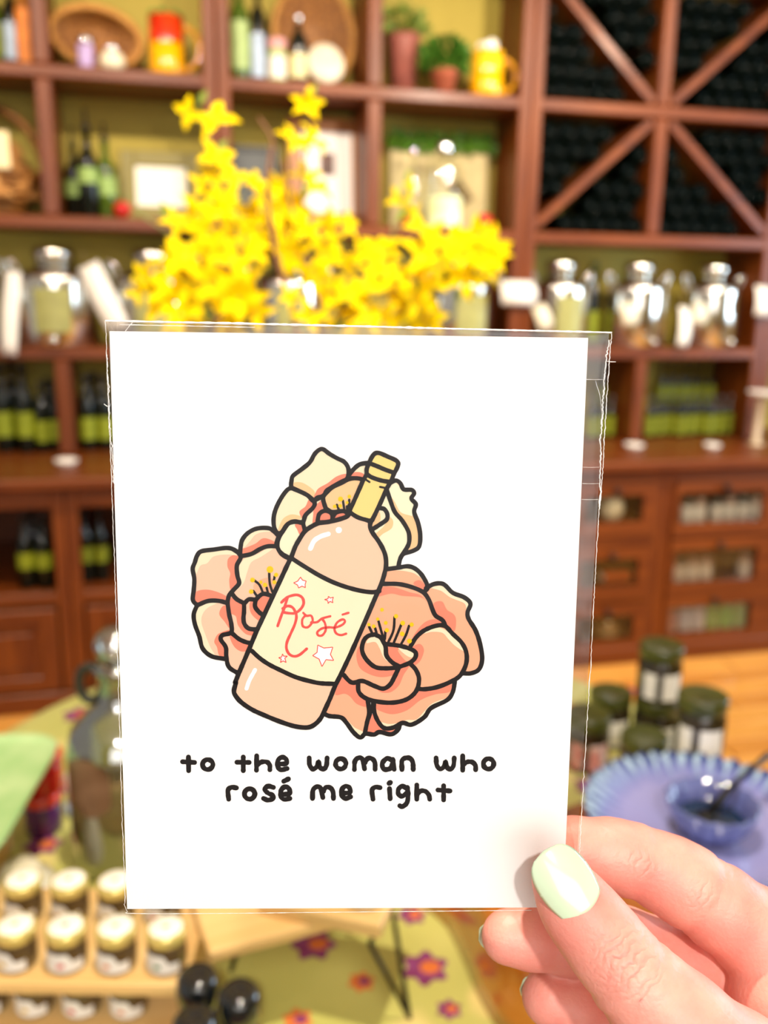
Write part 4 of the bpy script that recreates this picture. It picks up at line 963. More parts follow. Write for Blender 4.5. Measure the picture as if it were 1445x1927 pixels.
for pts, r, lb in (([(560, 640), (520, 480), (503, 370), (508, 300), (512, 262), (487, 222)], .005, 'bare curly brown twig rising beside the dark framed photograph'),
                   ([(590, 640), (590, 540), (548, 390), (533, 300)], .004, 'bare brown twig left of the framed print'),
                   ([(470, 660), (400, 520), (330, 450), (255, 398)], .0035, 'thin grey-green twig reaching down left to the red ornament')):
    P3 = [atD(x, y, 1.30) for x, y in pts]; M0 = MOUTH.copy(); cv = smooth_open([(0, 0, -.2), (0, 0, 0)] + [tuple(p - M0) for p in P3], 6)
    t = thing('bare_twig', lb, 'twig', M0); MB().tube(cv, [r * (1 - .55 * k / len(cv)) for k in range(len(cv))], 7).build('twig', CURLY if r > .0038 else STEMG, t)
# ------------------------------------------------------------------ the greeting card, its print and its clear sleeve
CWD = 0.108
def card_pose():
    P = [(208.5, 625), (1109, 634), (1057, 1706), (237, 1712)]; U = [(0, 0), (1, 0), (1, 1), (0, 1)]; A = []
    for (u, v), (x, y) in zip(U, P):
        X, Y = (x - CX) / FPX, (y - CY) / FPX
        A += [[u, v, 1, 0, 0, 0, -X * u, -X * v, -X], [0, 0, 0, u, v, 1, -Y * u, -Y * v, -Y]]
    Hm = np.linalg.svd(np.array(A))[2][-1].reshape(3, 3)
    if Hm[2, 2] < 0: Hm = -Hm
    a, b, t = Hm.T; s = CWD / np.linalg.norm(a)
    return a * s, b * s, t * s
ca, cb_, ct_ = card_pose()
ex = ca / np.linalg.norm(ca); ey = -cb_ / np.linalg.norm(cb_)
u_ = (ex + ey) / np.linalg.norm(ex + ey); v_ = (ex - ey) / np.linalg.norm(ex - ey)
ex, ey = (u_ + v_) / math.sqrt(2), (u_ - v_) / math.sqrt(2); ez = np.cross(ex, ey)      # ez looks towards the camera
CHT = float(np.linalg.norm(cb_))
Wx, Wy, Wz = (CM.T @ v for v in (ex, ey, ez))
CORG = CAM + CM.T @ (ct_ + .5 * ca + .5 * cb_ - ey * CHT / 2)               # middle of the bottom edge
CMAT = Matrix(((Wx[0], Wy[0], Wz[0], CORG[0]), (Wx[1], Wy[1], Wz[1], CORG[1]), (Wx[2], Wy[2], Wz[2], CORG[2]), (0, 0, 0, 1)))
def cp(px, py, off=0.0):
    """photo pixel -> point on the card's own plane (metres from the bottom middle)"""
    d = ray(px, py); o = CORG + Wz * off; k = np.dot(o - CAM, Wz) / np.dot(d, Wz); q = CAM + d * k - CORG
    return float(np.dot(q, Wx)), float(np.dot(q, Wy))
ZF = {1: (340, 820, 1445 / 300), 2: (500, 820, 1445 / 300), 3: (340, 1010, 1445 / 300), 4: (400, 1100, 1445 / 320), 5: (620, 1040, 1445 / 310), 6: (320, 1390, 1445 / 640)}
def zp(k, pts): ox, oy, s = ZF[k]; return [(ox + x / s, oy + y / s) for x, y in pts]

gc = thing('greeting_card', 'white greeting card printed with a rosé bottle among pink flowers and a caption', 'card'); gc.matrix_world = CMAT
WCARD = mat('card_stock', (0.88, 0.88, 0.88, 1), .55)
hw = CWD / 2
MB().box(-hw, hw, 0, CHT, -.0004, 0).build('front_leaf', WCARD, gc)
MB().box(-hw + .0003, hw - .0002, .0003, CHT - .0004, -.0011, -.0007).build('back_leaf', WCARD, gc)
MB().box(-hw, -hw + .0004, 0, CHT, -.0007, -.0004).build('fold', WCARD, gc)

def K(r, g, b_): return tuple(c / 1.28 for c in S(r, g, b_)[:3]) + (1.0,)
INK = {k: mat('ink_' + k, c, .6, spec=.25) for k, c in dict(black=K(26, 22, 24), cream=K(254, 240, 206), cream2=K(254, 249, 216), peach=K(253, 208, 155), pink=K(253, 208, 180), salmon=K(253, 186, 150), coral=K(252, 144, 118), red=K(250, 88, 84),
          gold=K(255, 208, 10), foil=K(253, 225, 142), white=(.88, .88, .88, 1), body=K(252, 211, 182), label=K(254, 245, 210)).items()}
INKN = list(INK)
class Print:
    def __init__(s, name, label=None):
        s.v = []; s.f = []; s.m = []; s.name = name; s.label = label; s.n = 0
    def fill(s, col, pts, z, smooth=True):
        P = smooth_closed(pts, 5) if smooth else pts
        zz = z * 2.5e-5 + s.n * 4e-7; s.n += 1; o = len(s.v)
        Q = [cp(*p) for p in P]
        ar = sum(Q[i][0] * Q[(i + 1) % len(Q)][1] - Q[(i + 1) % len(Q)][0] * Q[i][1] for i in range(len(Q)))
        if ar < 0: Q = Q[::-1]
        s.v += [(x, y, zz) for x, y in Q]; s.f.append(tuple(range(o, o + len(Q)))); s.m.append(INKN.index(col))
    def stroke(s, col, pts, w, z, closed=False, rough=.05, taper=False):
        P = smooth_closed(pts, 7) if closed else smooth_open(pts, 7)
        P = [np.array(p) for p in P]
        if closed: P.append(P[0])
        zz = z * 2.5e-5 + s.n * 4e-7; s.n += 1; o = len(s.v); m = len(P); ci = INKN.index(col)
        for i in range(m):
            t = P[min(i + 1, m - 1)] - P[max(i - 1, 0)]
            if closed and i in (0, m - 1): t = P[1] - P[-2]
            t = t / (np.linalg.norm(t) + 1e-9); nn = np.array([-t[1], t[0]])
            h = w / 2 * (1 + rough * 2 * noise.noise((P[i][0] * .22, P[i][1] * .22, 1.7)))
            if taper: h *= (.35 + .65 * min(1, 3 * (1 - i / m)))
            for sg in (1, -1): s.v.append((*cp(*(P[i] + nn * h * sg)), zz))
        for i in range(m - 1): s.f.append((o + 2 * i, o + 2 * i + 2, o + 2 * i + 3, o + 2 * i + 1)); s.m.append(ci)
        if not closed:
            for e in (0, m - 1): s.dot(col, P[e], w / 2 * (.4 if taper and e else 1), z)
    def dot(s, col, c, r, z):
        zz = z * 2.5e-5 + s.n * 4e-7; s.n += 1; o = len(s.v); k = 12
        s.v += [(*cp(c[0] + r * math.cos(-2 * PI * i / k), c[1] + r * math.sin(-2 * PI * i / k)), zz) for i in range(k)]
        s.f.append(tuple(range(o, o + k))); s.m.append(INKN.index(col))
    def done(s):
        me = bpy.data.meshes.new(s.name); me.from_pydata(s.v, [], s.f)
        for k in INKN: me.materials.append(INK[k])
        me.polygons.foreach_set('material_index', s.m); me.update()
        # every face looks towards the reader
        o = link(s.name, me, gc)
        if s.label: o['label'] = s.label
        return o
LW = 8.5
# --- upper flower
f1 = Print('printed_flower', 'cream printed blossom behind the bottle neck')
F = lambda col, pts, z=1: f1.fill(col, zp(2, pts), z)
St = lambda pts, closed=False, w=LW: f1.stroke('black', zp(2, pts), w, 4, closed)
P1 = [(480, 130), (520, 122), (580, 165), (650, 205), (710, 235), (745, 285), (750, 340), (735, 390), (680, 420), (600, 465), (550, 500), (525, 545), (470, 560), (430, 590), (380, 540), (300, 500), (235, 465), (235, 400), (250, 360), (330, 300), (400, 240), (440, 170)]
P2 = [(225, 475), (170, 520), (110, 620), (75, 720), (75, 820), (105, 880), (150, 870), (200, 800), (260, 775), (335, 785), (360, 720), (430, 650), (440, 600), (380, 540), (300, 500)]
P3 = [(335, 785), (260, 780), (200, 800), (150, 870), (110, 950), (110, 1020), (150, 1070), (210, 1110), (250, 1090), (320, 930), (370, 860)]
P3b = [(440, 590), (515, 550), (530, 610), (545, 660), (490, 690), (465, 760), (400, 830), (350, 860), (345, 780), (370, 720), (440, 650)]
P4 = [(750, 390), (830, 385), (900, 400), (870, 500), (800, 660), (735, 700), (690, 680), (600, 690), (545, 660), (525, 600), (525, 540), (600, 470), (700, 420)]
P7 = [(760, 370), (790, 310), (850, 260), (940, 245), (930, 340), (900, 395), (820, 375)]
R1_ = [(1060, 560), (1100, 500), (1130, 590), (1170, 690), (1230, 760), (1280, 840), (1300, 900), (1295, 980), (1250, 1060), (1220, 1110), (1195, 1195), (1100, 1210), (1070, 1120), (1030, 1020), (990, 950), (950, 860), (970, 740)]
R2_ = [(1115, 430), (1180, 405), (1220, 430), (1250, 485), (1320, 490), (1345, 520), (1320, 570), (1360, 620), (1345, 690), (1380, 790), (1400, 900), (1390, 1000), (1340, 1040), (1260, 1065), (1295, 980), (1300, 900), (1270, 830), (1170, 690), (1130, 590), (1100, 500)]
R3_ = [(1040, 655), (1070, 660), (1100, 710), (1095, 760), (1040, 800), (970, 845), (950, 800), (1000, 700)]
F('cream', P1); F('cream', P2); F('cream2', P3); F('cream', P3b); F('peach', P4); F('cream', P7); F('cream2', R1_); F('peach', R2_); F('cream', R3_)
F('coral', [(470, 780), (485, 710), (530, 680), (600, 690), (690, 680), (750, 700), (700, 770), (560, 800)])
F('peach', [(255, 425), (330, 425), (420, 480), (450, 530), (430, 575), (380, 530), (300, 490), (245, 465)], 2)
F('coral', [(430, 575), (450, 520), (480, 475), (560, 430), (640, 370), (725, 345), (730, 385), (640, 430), (560, 480), (520, 540), (460, 565)], 2)
F('peach', [(110, 865), (150, 760), (220, 715), (290, 720), (330, 745), (250, 775), (195, 800), (150, 860)], 2)
F('coral', [(340, 760), (305, 690), (360, 640), (390, 580), (430, 610), (425, 660), (360, 720)], 2)
F('coral', [(265, 805), (335, 800), (345, 860), (310, 895), (285, 850)], 2)
F('coral', [(440, 650), (515, 580), (525, 650), (485, 690), (465, 770), (425, 800), (430, 720)], 2)
F('coral', [(765, 365), (800, 332), (860, 332), (900, 360), (890, 390), (820, 372)], 2)
F('peach', [(985, 900), (1060, 830), (1110, 760), (1125, 735), (1155, 775), (1140, 840), (1060, 890), (1020, 925)], 2)
F('cream2', [(1115, 440), (1180, 425), (1230, 480), (1310, 500), (1325, 525), (1300, 560), (1345, 630), (1335, 720), (1300, 720), (1220, 690), (1170, 600), (1120, 520)], 2)
F('peach', [(965, 830), (985, 760), (1030, 690), (1040, 760), (1010, 805)], 2)
for p in (P1, P2): St(p, True)
St([(335, 785), (260, 780), (200, 800), (150, 870), (110, 950), (110, 1020), (150, 1070), (210, 1105)])
St([(430, 590), (515, 550)]); St([(360, 720), (340, 790), (355, 850)])
St([(515, 545), (525, 600), (545, 660)]); St([(525, 540), (600, 470), (700, 420), (760, 390), (830, 385), (890, 400)])
St([(745, 370), (790, 310), (850, 260), (930, 245)])
St([(470, 770), (485, 710), (530, 680), (580, 690), (605, 725), (600, 770)]); St([(610, 730), (640, 695), (700, 682), (745, 700)]); St([(545, 660), (600, 690), (660, 685)])
St([(1100, 500), (1130, 590), (1170, 690), (1230, 760), (1280, 840), (1300, 900), (1295, 980), (1250, 1060), (1220, 1110), (1200, 1190)])
St([(1130, 425), (1180, 405), (1220, 430), (1250, 485), (1320, 490), (1345, 520), (1320, 570), (1360, 620), (1345, 690), (1380, 790), (1400, 900), (1390, 1000), (1340, 1040), (1260, 1065)])
St([(1040, 655), (1075, 665), (1102, 710), (1095, 760), (1040, 800), (970, 845)])
for p in ([(645, 625), (662, 668)], [(700, 590), (712, 665)], [(757, 580), (750, 660)], [(735, 640), (738, 690)]): St(p, False, 4.6)
for x, y, r in ((625, 640, 17), (678, 573, 23), (757, 550, 17), (675, 635, 17), (737, 605, 14)): f1.dot('gold', zp(2, [(x, y)])[0], r / 4.8, 5)
f1.done()
# --- left flower
f2 = Print('printed_flower', 'pink printed blossom left of the bottle')
F = lambda col, pts, z=6: f2.fill(col, zp(3, pts), z)
St = lambda pts, closed=False, w=LW: f2.stroke('black', zp(3, pts), w, 9, closed)
L1 = [(130, 230), (150, 170), (190, 130), (300, 115), (420, 100), (490, 120), (545, 180), (510, 260), (515, 350), (530, 420), (480, 480), (440, 530), (425, 590), (350, 580), (250, 580), (150, 620), (112, 570), (120, 480), (125, 380), (110, 290)]
L2 = [(150, 620), (250, 585), (350, 580), (425, 600), (440, 700), (460, 790), (455, 860), (380, 890), (365, 930), (410, 1000), (415, 1090), (390, 1105), (280, 1080), (200, 1010), (170, 900), (130, 790), (120, 700)]
L3 = [(545, 85), (560, 25), (610, -35), (690, -75), (790, -80), (840, -55), (890, -5), (870, 55), (860, 85), (780, 95), (700, 135), (570, 175), (540, 145)]
L4 = [(570, 180), (650, 150), (720, 110), (790, 85), (860, 90), (900, 160), (990, 200), (950, 320), (890, 450), (830, 540), (740, 520), (690, 560), (620, 565), (570, 600), (500, 550), (470, 500), (530, 420), (515, 340), (510, 260)]
L5 = [(440, 540), (490, 560), (570, 600), (575, 680), (575, 780), (620, 830), (700, 840), (650, 970), (560, 940), (490, 880), (465, 820), (450, 700), (435, 600)]
L6 = [(580, 600), (620, 565), (670, 570), (680, 620), (750, 710), (700, 850), (620, 830), (575, 780), (570, 690)]
L7 = [(670, 600), (700, 550), (750, 520), (830, 530), (750, 720), (690, 660)]
L8 = [(455, 870), (530, 930), (650, 965), (600, 1090), (530, 1240), (440, 1180), (410, 1120), (415, 1030), (365, 930), (380, 890)]
F('pink', L1); F('pink', L2); F('pink', L3); F('pink', L4); F('pink', L5); F('pink', L6); F('coral', L7); F('pink', L8)
F('coral', [(128, 590), (140, 500), (230, 478), (330, 498), (415, 540), (420, 585), (340, 578), (240, 578), (150, 615)], 7)
F('coral', [(430, 200), (480, 165), (535, 180), (510, 260), (512, 350), (525, 420), (460, 490), (440, 400), (450, 330), (425, 270)], 7)
F('cream', [(135, 240), (190, 150), (330, 128), (430, 118), (500, 140), (530, 170), (420, 160), (300, 178), (240, 240), (180, 260), (140, 340), (128, 270)], 7)
F('cream', [(140, 650), (230, 605), (330, 600), (250, 640), (200, 700), (190, 780), (230, 900), (270, 1000), (310, 1070), (225, 1020), (180, 900), (140, 790)], 7)
F('coral', [(380, 630), (425, 630), (440, 720), (448, 830), (400, 770), (350, 700)], 7)
F('coral', [(370, 865), (450, 840), (450, 860), (380, 890), (362, 930), (408, 1000), (410, 1090), (350, 1075), (330, 1000), (305, 950), (330, 890)], 7)
F('coral', [(545, 120), (600, 95), (680, 60), (740, 15), (800, 20), (865, 55), (860, 80), (780, 90), (700, 130), (570, 170)], 7)
F('cream', [(560, 30), (610, -30), (690, -68), (790, -72), (840, -45), (760, -45), (680, -20), (620, 50), (565, 100)], 7)
F('cream', [(540, 240), (600, 185), (700, 155), (790, 100), (850, 98), (730, 180), (640, 230), (600, 330), (570, 420), (500, 490), (540, 420), (530, 300)], 7)
F('coral', [(445, 555), (500, 570), (560, 605), (565, 700), (570, 790), (620, 845), (690, 850), (670, 890), (590, 880), (520, 800), (500, 720), (445, 680)], 7)
F('coral', [(630, 590), (665, 575), (680, 630), (740, 720), (720, 765), (650, 710), (625, 650)], 7)
F('coral', [(450, 890), (540, 940), (640, 970), (620, 1020), (560, 1040), (500, 1010), (460, 950)], 7)
F('salmon', [(660, 440), (720, 390), (790, 370), (850, 400), (840, 500), (740, 520), (680, 500)], 7)
St(L1[0:7] + [(510, 260), (515, 350), (530, 420), (480, 480), (440, 530), (425, 590)]); St([(130, 230), (110, 290), (125, 380), (120, 480), (112, 570), (150, 620)]); St([(150, 620), (250, 580), (350, 580), (425, 600)])
St([(150, 620), (120, 700), (130, 790), (170, 900), (200, 1010), (280, 1080), (400, 1105)]); St([(425, 590), (440, 700), (460, 790), (458, 865), (380, 890), (365, 930), (410, 1000), (415, 1090), (440, 1180), (530, 1240)])
St([(540, 150), (545, 85), (560, 25), (610, -35), (690, -75), (790, -80), (840, -55), (890, -5)]); St([(890, -5), (870, 55), (885, 110), (920, 160), (990, 200)]); St([(545, 175), (640, 155), (720, 110), (790, 85), (870, 85)])
St([(470, 520), (510, 565), (575, 600)]); St([(575, 600), (575, 680), (570, 740), (580, 790), (620, 830), (700, 840)]); St([(580, 600), (620, 565), (680, 570)]); St([(680, 570), (720, 530), (760, 515), (830, 535)]); St([(680, 570), (675, 630), (710, 680), (750, 710)])
St([(458, 865), (530, 925), (600, 955), (650, 962)])
for p in ([(670, 395), (715, 435), (750, 515)], [(803, 330), (808, 420), (830, 495)], [(780, 460), (795, 520)], [(852, 360), (846, 392)], [(660, 490), (695, 540)]): St(p, False, 4.8)
for x, y, r in ((810, 295, 31), (866, 344, 20), (850, 410, 19), (652, 390, 22), (728, 410, 15), (765, 435, 21), (640, 495, 21)): f2.dot('gold', zp(3, [(x, y)])[0], r / 4.8, 10)
f2.done()
# --- right flower
f3 = Print('printed_flower', 'salmon printed blossom right of the bottle')
F = lambda col, pts, z=6: f3.fill(col, zp(5, pts), z)
St = lambda pts, closed=False, w=LW: f3.stroke('black', zp(5, pts), w, 9, closed)
Q2 = [(440, 270), (600, 275), (720, 300), (820, 345), (870, 410), (900, 490), (930, 550), (990, 590), (1010, 640), (920, 640), (830, 680), (760, 740), (710, 820), (620, 820), (520, 800), (400, 900), (200, 1000), (100, 1000), (230, 650), (350, 400)]
Q1 = [(480, 145), (600, 130), (690, 120), (760, 145), (820, 210), (860, 300), (820, 340), (740, 300), (620, 275), (460, 275)]
Q3 = [(860, 300), (920, 272), (1000, 275), (1080, 350), (1180, 390), (1235, 445), (1210, 520), (1220, 580), (1280, 680), (1320, 800), (1338, 930), (1310, 1020), (1240, 1055), (1165, 1055), (1195, 960), (1190, 860), (1150, 780), (1070, 690), (1010, 630), (990, 590), (930, 550), (895, 480), (830, 350)]
Q4 = [(720, 810), (760, 740), (830, 680), (930, 640), (1010, 645), (1080, 710), (1160, 790), (1200, 880), (1195, 980), (1140, 1080), (1040, 1140), (930, 1180), (830, 1195), (775, 1190), (785, 1100), (760, 1030), (715, 980), (750, 930), (755, 870)]
Q5 = [(500, 800), (600, 815), (690, 835), (752, 870), (750, 920), (700, 965), (610, 1000), (540, 960), (495, 890)]
Q6 = [(395, 720), (450, 745), (490, 820), (500, 900), (560, 970), (600, 1005), (500, 1015), (400, 1000), (320, 930), (285, 850), (300, 770), (340, 730)]
Q7 = [(250, 800), (300, 940), (400, 1010), (520, 1020), (605, 1005), (570, 1090), (530, 1160), (470, 1190), (390, 1165), (290, 1125), (210, 1135), (110, 1060), (170, 880)]
Q8 = [(250, 1140), (300, 1125), (400, 1170), (470, 1190), (530, 1150), (570, 1080), (620, 1000), (700, 975), (760, 1030), (785, 1110), (760, 1210), (680, 1280), (560, 1310), (430, 1305), (320, 1275), (260, 1220)]
Q9 = [(385, 1310), (430, 1305), (560, 1315), (680, 1285), (770, 1200), (900, 1195), (1020, 1150), (1100, 1120), (1080, 1220), (1030, 1290), (890, 1360), (830, 1440), (720, 1500), (640, 1490), (560, 1530), (480, 1530), (420, 1470), (395, 1390)]
Q10 = [(90, 1070), (150, 1130), (250, 1150), (260, 1230), (340, 1290), (345, 1400), (330, 1480), (310, 1570), (270, 1618), (210, 1570), (150, 1490), (100, 1440), (0, 1430), (-40, 1390), (20, 1230)]
F('salmon', Q2); F('salmon', Q1); F('salmon', Q3); F('salmon', Q10); F('salmon', Q9); F('coral', [(345, 1400), (380, 1420), (420, 1500), (480, 1550), (600, 1530), (560, 1585), (440, 1570), (380, 1590), (315, 1580)])
F('salmon', Q7); F('salmon', Q8); F('salmon', Q4); F('salmon', Q6); F('coral', Q5)
F('coral', [(730, 740), (800, 640), (880, 588), (985, 588), (1005, 630), (920, 635), (830, 675), (760, 735)], 7)
F('coral', [(725, 830), (790, 798), (828, 850), (800, 940), (750, 985), (720, 970), (755, 920), (755, 870)], 7)
F('coral', [(235, 890), (265, 820), (290, 930), (390, 1005), (500, 1025), (600, 1010), (560, 1070), (450, 1090), (340, 1060), (260, 1000)], 7)
F('coral', [(620, 1010), (705, 980), (650, 1070), (610, 1160), (540, 1220), (460, 1225), (420, 1195), (480, 1195), (540, 1155), (580, 1080)], 7)
F('coral', [(395, 1330), (560, 1318), (690, 1285), (780, 1205), (920, 1205), (1085, 1150), (1050, 1220), (930, 1240), (800, 1290), (680, 1380), (550, 1415), (440, 1385), (400, 1355)], 7)
F('coral', [(95, 1090), (200, 1150), (250, 1155), (260, 1230), (330, 1290), (330, 1350), (240, 1325), (180, 1260), (130, 1235), (50, 1240)], 7)
F('salmon', [(600, 850), (700, 850), (745, 880), (740, 925), (690, 955), (650, 930)], 7)
F('coral', [(420, 350), (455, 305), (560, 300), (700, 345), (790, 368), (860, 430), (800, 390), (640, 378), (540, 358), (420, 385)], 7)
F('coral', [(735, 270), (790, 240), (845, 300), (820, 330)], 7)
F('coral', [(930, 430), (990, 430), (1030, 500), (1090, 540), (1110, 600), (1090, 690), (1010, 610), (990, 580), (930, 540), (905, 470)], 7)
F('cream', [(395, 735), (445, 755), (480, 830), (492, 900), (560, 985), (480, 925), (440, 840), (400, 782), (325, 792), (345, 752)], 8)
F('cream', [(600, 828), (690, 850), (738, 880), (720, 918), (660, 890)], 8)
F('cream', [(790, 700), (880, 655), (980, 660), (1070, 715), (1140, 795), (1175, 860), (1100, 815), (1040, 755), (990, 702), (900, 692), (830, 708)], 8)
F('cream', [(890, 305), (1000, 290), (1075, 362), (1180, 402), (1218, 440), (1200, 495), (1180, 442), (1060, 392), (980, 335)], 8)
F('cream', [(440, 1480), (520, 1500), (600, 1490), (680, 1465), (760, 1460), (830, 1390), (900, 1320), (1015, 1280), (900, 1350), (840, 1425), (720, 1495), (640, 1485), (540, 1525), (465, 1515)], 8)
F('cream', [(145, 1455), (220, 1530), (295, 1570), (270, 1608), (215, 1565), (165, 1490)], 8)
F('cream', [(560, 150), (680, 135), (760, 165), (810, 225), (740, 180), (660, 160)], 8)
St([(490, 145), (600, 130), (690, 118), (760, 145), (820, 210), (860, 300), (825, 345)]); St([(470, 272), (600, 273), (720, 300), (820, 345), (870, 410), (900, 490), (930, 550), (990, 590), (1012, 632)])
St([(845, 310), (920, 272), (1000, 275), (1080, 350), (1180, 390), (1235, 445), (1210, 520), (1220, 580), (1280, 680), (1320, 800), (1338, 930), (1310, 1020), (1240, 1055), (1165, 1055)])
St([(712, 815), (760, 740), (830, 680), (930, 640), (1010, 640), (1080, 710), (1160, 790), (1200, 880), (1195, 980), (1140, 1080), (1040, 1140), (930, 1180), (830, 1195), (775, 1190)])
St([(500, 800), (600, 812), (690, 835), (752, 870), (750, 920), (700, 965), (610, 1000)]); St([(395, 715), (450, 745), (490, 820), (500, 900), (550, 960), (610, 995)]); St([(600, 1005), (500, 1012), (400, 1000), (320, 930), (285, 850), (300, 770), (340, 728), (395, 715)])
St([(125, 1070), (170, 1120), (210, 1138), (290, 1123), (390, 1165), (470, 1190), (530, 1155), (570, 1085), (610, 1000)]); St([(250, 1140), (258, 1220), (320, 1275), (430, 1305), (560, 1312), (680, 1282), (760, 1210), (785, 1110), (760, 1030), (715, 978)])
St([(390, 1310), (392, 1390), (425, 1475), (480, 1535), (560, 1530), (640, 1490), (720, 1505), (830, 1440), (890, 1360), (1030, 1290), (1080, 1220), (1098, 1130)]); St([(335, 1290), (348, 1400), (328, 1490), (310, 1580)]); St([(375, 1300), (368, 1390), (350, 1450)], False, 4.5)
St([(-45, 1410), (0, 1430), (100, 1442), (150, 1490), (210, 1572), (270, 1618), (315, 1585), (390, 1592), (440, 1570), (540, 1590), (600, 1550), (615, 1510)])
for p in ([(348, 648), (372, 700)], [(400, 660), (412, 700)], [(430, 600), (452, 680), (470, 740)], [(490, 690), (485, 755)], [(570, 562), (560, 680), (512, 790)], [(632, 620), (600, 700), (560, 795)], [(697, 640), (670, 720), (622, 810)]): St(p, False, 4.8)
for x, y, r in ((460, 498, 17), (422, 580, 15), (345, 628, 15), (388, 643, 17), (493, 613, 17), (583, 555, 19), (642, 615, 21), (720, 628, 19), (503, 677, 19), (637, 710, 21), (700, 772, 21)): f3.dot('gold', zp(5, [(x, y)])[0], r / 4.66, 10)
f3.done()
# --- bottle
b = Print('printed_bottle', 'printed pink wine bottle with a cream label reading Rosé')
body = zp(2, [(765, 690), (735, 730), (650, 760), (560, 780), (480, 790), (400, 830), (350, 870), (310, 930), (270, 1000), (235, 1090)]) + zp(3, [(960, 270), (900, 400), (830, 550), (760, 700), (690, 850), (640, 970), (590, 1090), (530, 1230), (495, 1320)]) + \
    zp(4, [(200, 830), (183, 900), (200, 945), (250, 1000), (340, 1060), (450, 1110), (560, 1155), (680, 1195), (770, 1210), (830, 1205), (880, 1175), (920, 1130), (950, 1070), (1000, 960), (1040, 860), (1100, 740), (1180, 570), (1260, 390), (1330, 230), (1390, 90)]) + \
    zp(2, [(1045, 1345), (1075, 1250), (1090, 1170), (1085, 1090), (1060, 1020), (1020, 950), (970, 880), (945, 820), (955, 765)])
b.fill('body', body, 11)
lt = zp(2, [(240, 1110), (300, 1150), (380, 1200), (480, 1260), (600, 1320), (720, 1365), (850, 1400), (960, 1415), (1030, 1405)])
lbm = zp(4, [(335, 560), (400, 620), (480, 675), (580, 725), (700, 780), (820, 815), (920, 835), (1045, 840)])
b.fill('label', smooth_open(lt, 4) + zp(4, [(1330, 230), (1260, 390), (1180, 570), (1100, 740)]) + smooth_open(lbm, 4)[::-1] + zp(3, [(690, 850), (760, 700), (830, 550), (900, 400), (960, 270)]), 12, False)
neck = [(960, 195), (990, 160), (1030, 156), (1110, 190), (1180, 222), (1200, 255), (1182, 305), (1165, 335), (1145, 385), (1130, 420), (1095, 480), (1060, 560), (1010, 670), (975, 740), (955, 770), (900, 758), (830, 735), (765, 690), (770, 655), (800, 590), (840, 500), (880, 410), (912, 350), (915, 300), (935, 250)]
b.fill('foil', zp(2, neck), 12)
S2 = lambda pts, closed=False, w=LW: b.stroke('black', zp(2, pts), w, 14, closed)
b.stroke('black', body, LW * 1.04, 14); S2(neck, True); b.stroke('black', lt, LW, 14); b.stroke('black', lbm, LW, 14)
S2([(940, 248), (1010, 275), (1080, 305), (1165, 335)]); S2([(915, 345), (960, 375), (1050, 405), (1135, 418)]); S2([(905, 395), (940, 418)], False, 4); S2([(1035, 462), (1085, 472)], False, 4)
b.stroke('white', zp(2, [(405, 1020), (440, 950), (500, 910), (568, 888)]), 9, 13); b.dot('white', zp(2, [(662, 853)])[0], 6, 13); b.stroke('white', zp(4, [(290, 880), (312, 815), (362, 722)]), 7.6, 13)
TW = 5.2
def rs_(k, pts, w=TW): b.stroke('red', zp(k, pts), w, 14, False, .08)
rs_(3, [(915, 592), (960, 550), (1010, 530), (1060, 525), (1103, 550), (1115, 600), (1090, 650), (1040, 688), (985, 690), (935, 682)])
rs_(3, [(925, 648), (970, 625), (1010, 635), (1035, 668), (1050, 720), (1035, 790), (1000, 870), (965, 950), (960, 1010), (985, 1060), (1030, 1080), (1080, 1065), (1143, 1012)]); rs_(3, [(968, 552), (940, 640), (910, 720), (880, 805)])
rs_(4, [(772, 238), (798, 262), (838, 262), (850, 308), (812, 358), (768, 350), (763, 295), (790, 258)], 4.4); rs_(4, [(838, 318), (888, 316), (930, 286), (1000, 266)], 4.4)
rs_(4, [(930, 286), (955, 325), (962, 380), (936, 425), (902, 430), (890, 402), (930, 370), (990, 360), (1040, 362), (1100, 340), (1125, 310), (1105, 293), (1060, 318), (1036, 368), (1050, 410), (1090, 426), (1135, 414)], 4.4); rs_(4, [(1105, 252), (1155, 237)], 4.2)
for k, pts in ((4, [(895, 512), (945, 535), (1020, 530), (1002, 590), (1027, 640), (965, 635), (930, 690), (905, 630), (853, 600), (888, 572)]), (4, [(985, 98), (1000, 112), (1026, 105), (1018, 130), (1022, 150), (998, 140), (982, 156), (980, 135), (954, 124), (980, 118)]),
               (4, [(595, 588), (606, 605), (634, 605), (615, 622), (625, 657), (600, 645), (578, 657), (585, 630), (564, 618), (588, 612)]), (3, [(1087, 365), (1105, 390), (1137, 400), (1128, 430), (1130, 457), (1100, 445), (1070, 460), (1060, 435), (1026, 415), (1060, 400)])):
    q = zp(k, pts); b.fill('white', q, 13, False)
    qq = []
    for i in range(len(q)): a_, c_ = np.array(q[i]), np.array(q[(i + 1) % len(q)]); qq += [tuple(a_), tuple(a_ * .67 + c_ * .33), tuple(a_ * .33 + c_ * .67)]
    b.stroke('red', qq, 1.7, 14, True)
b.done()
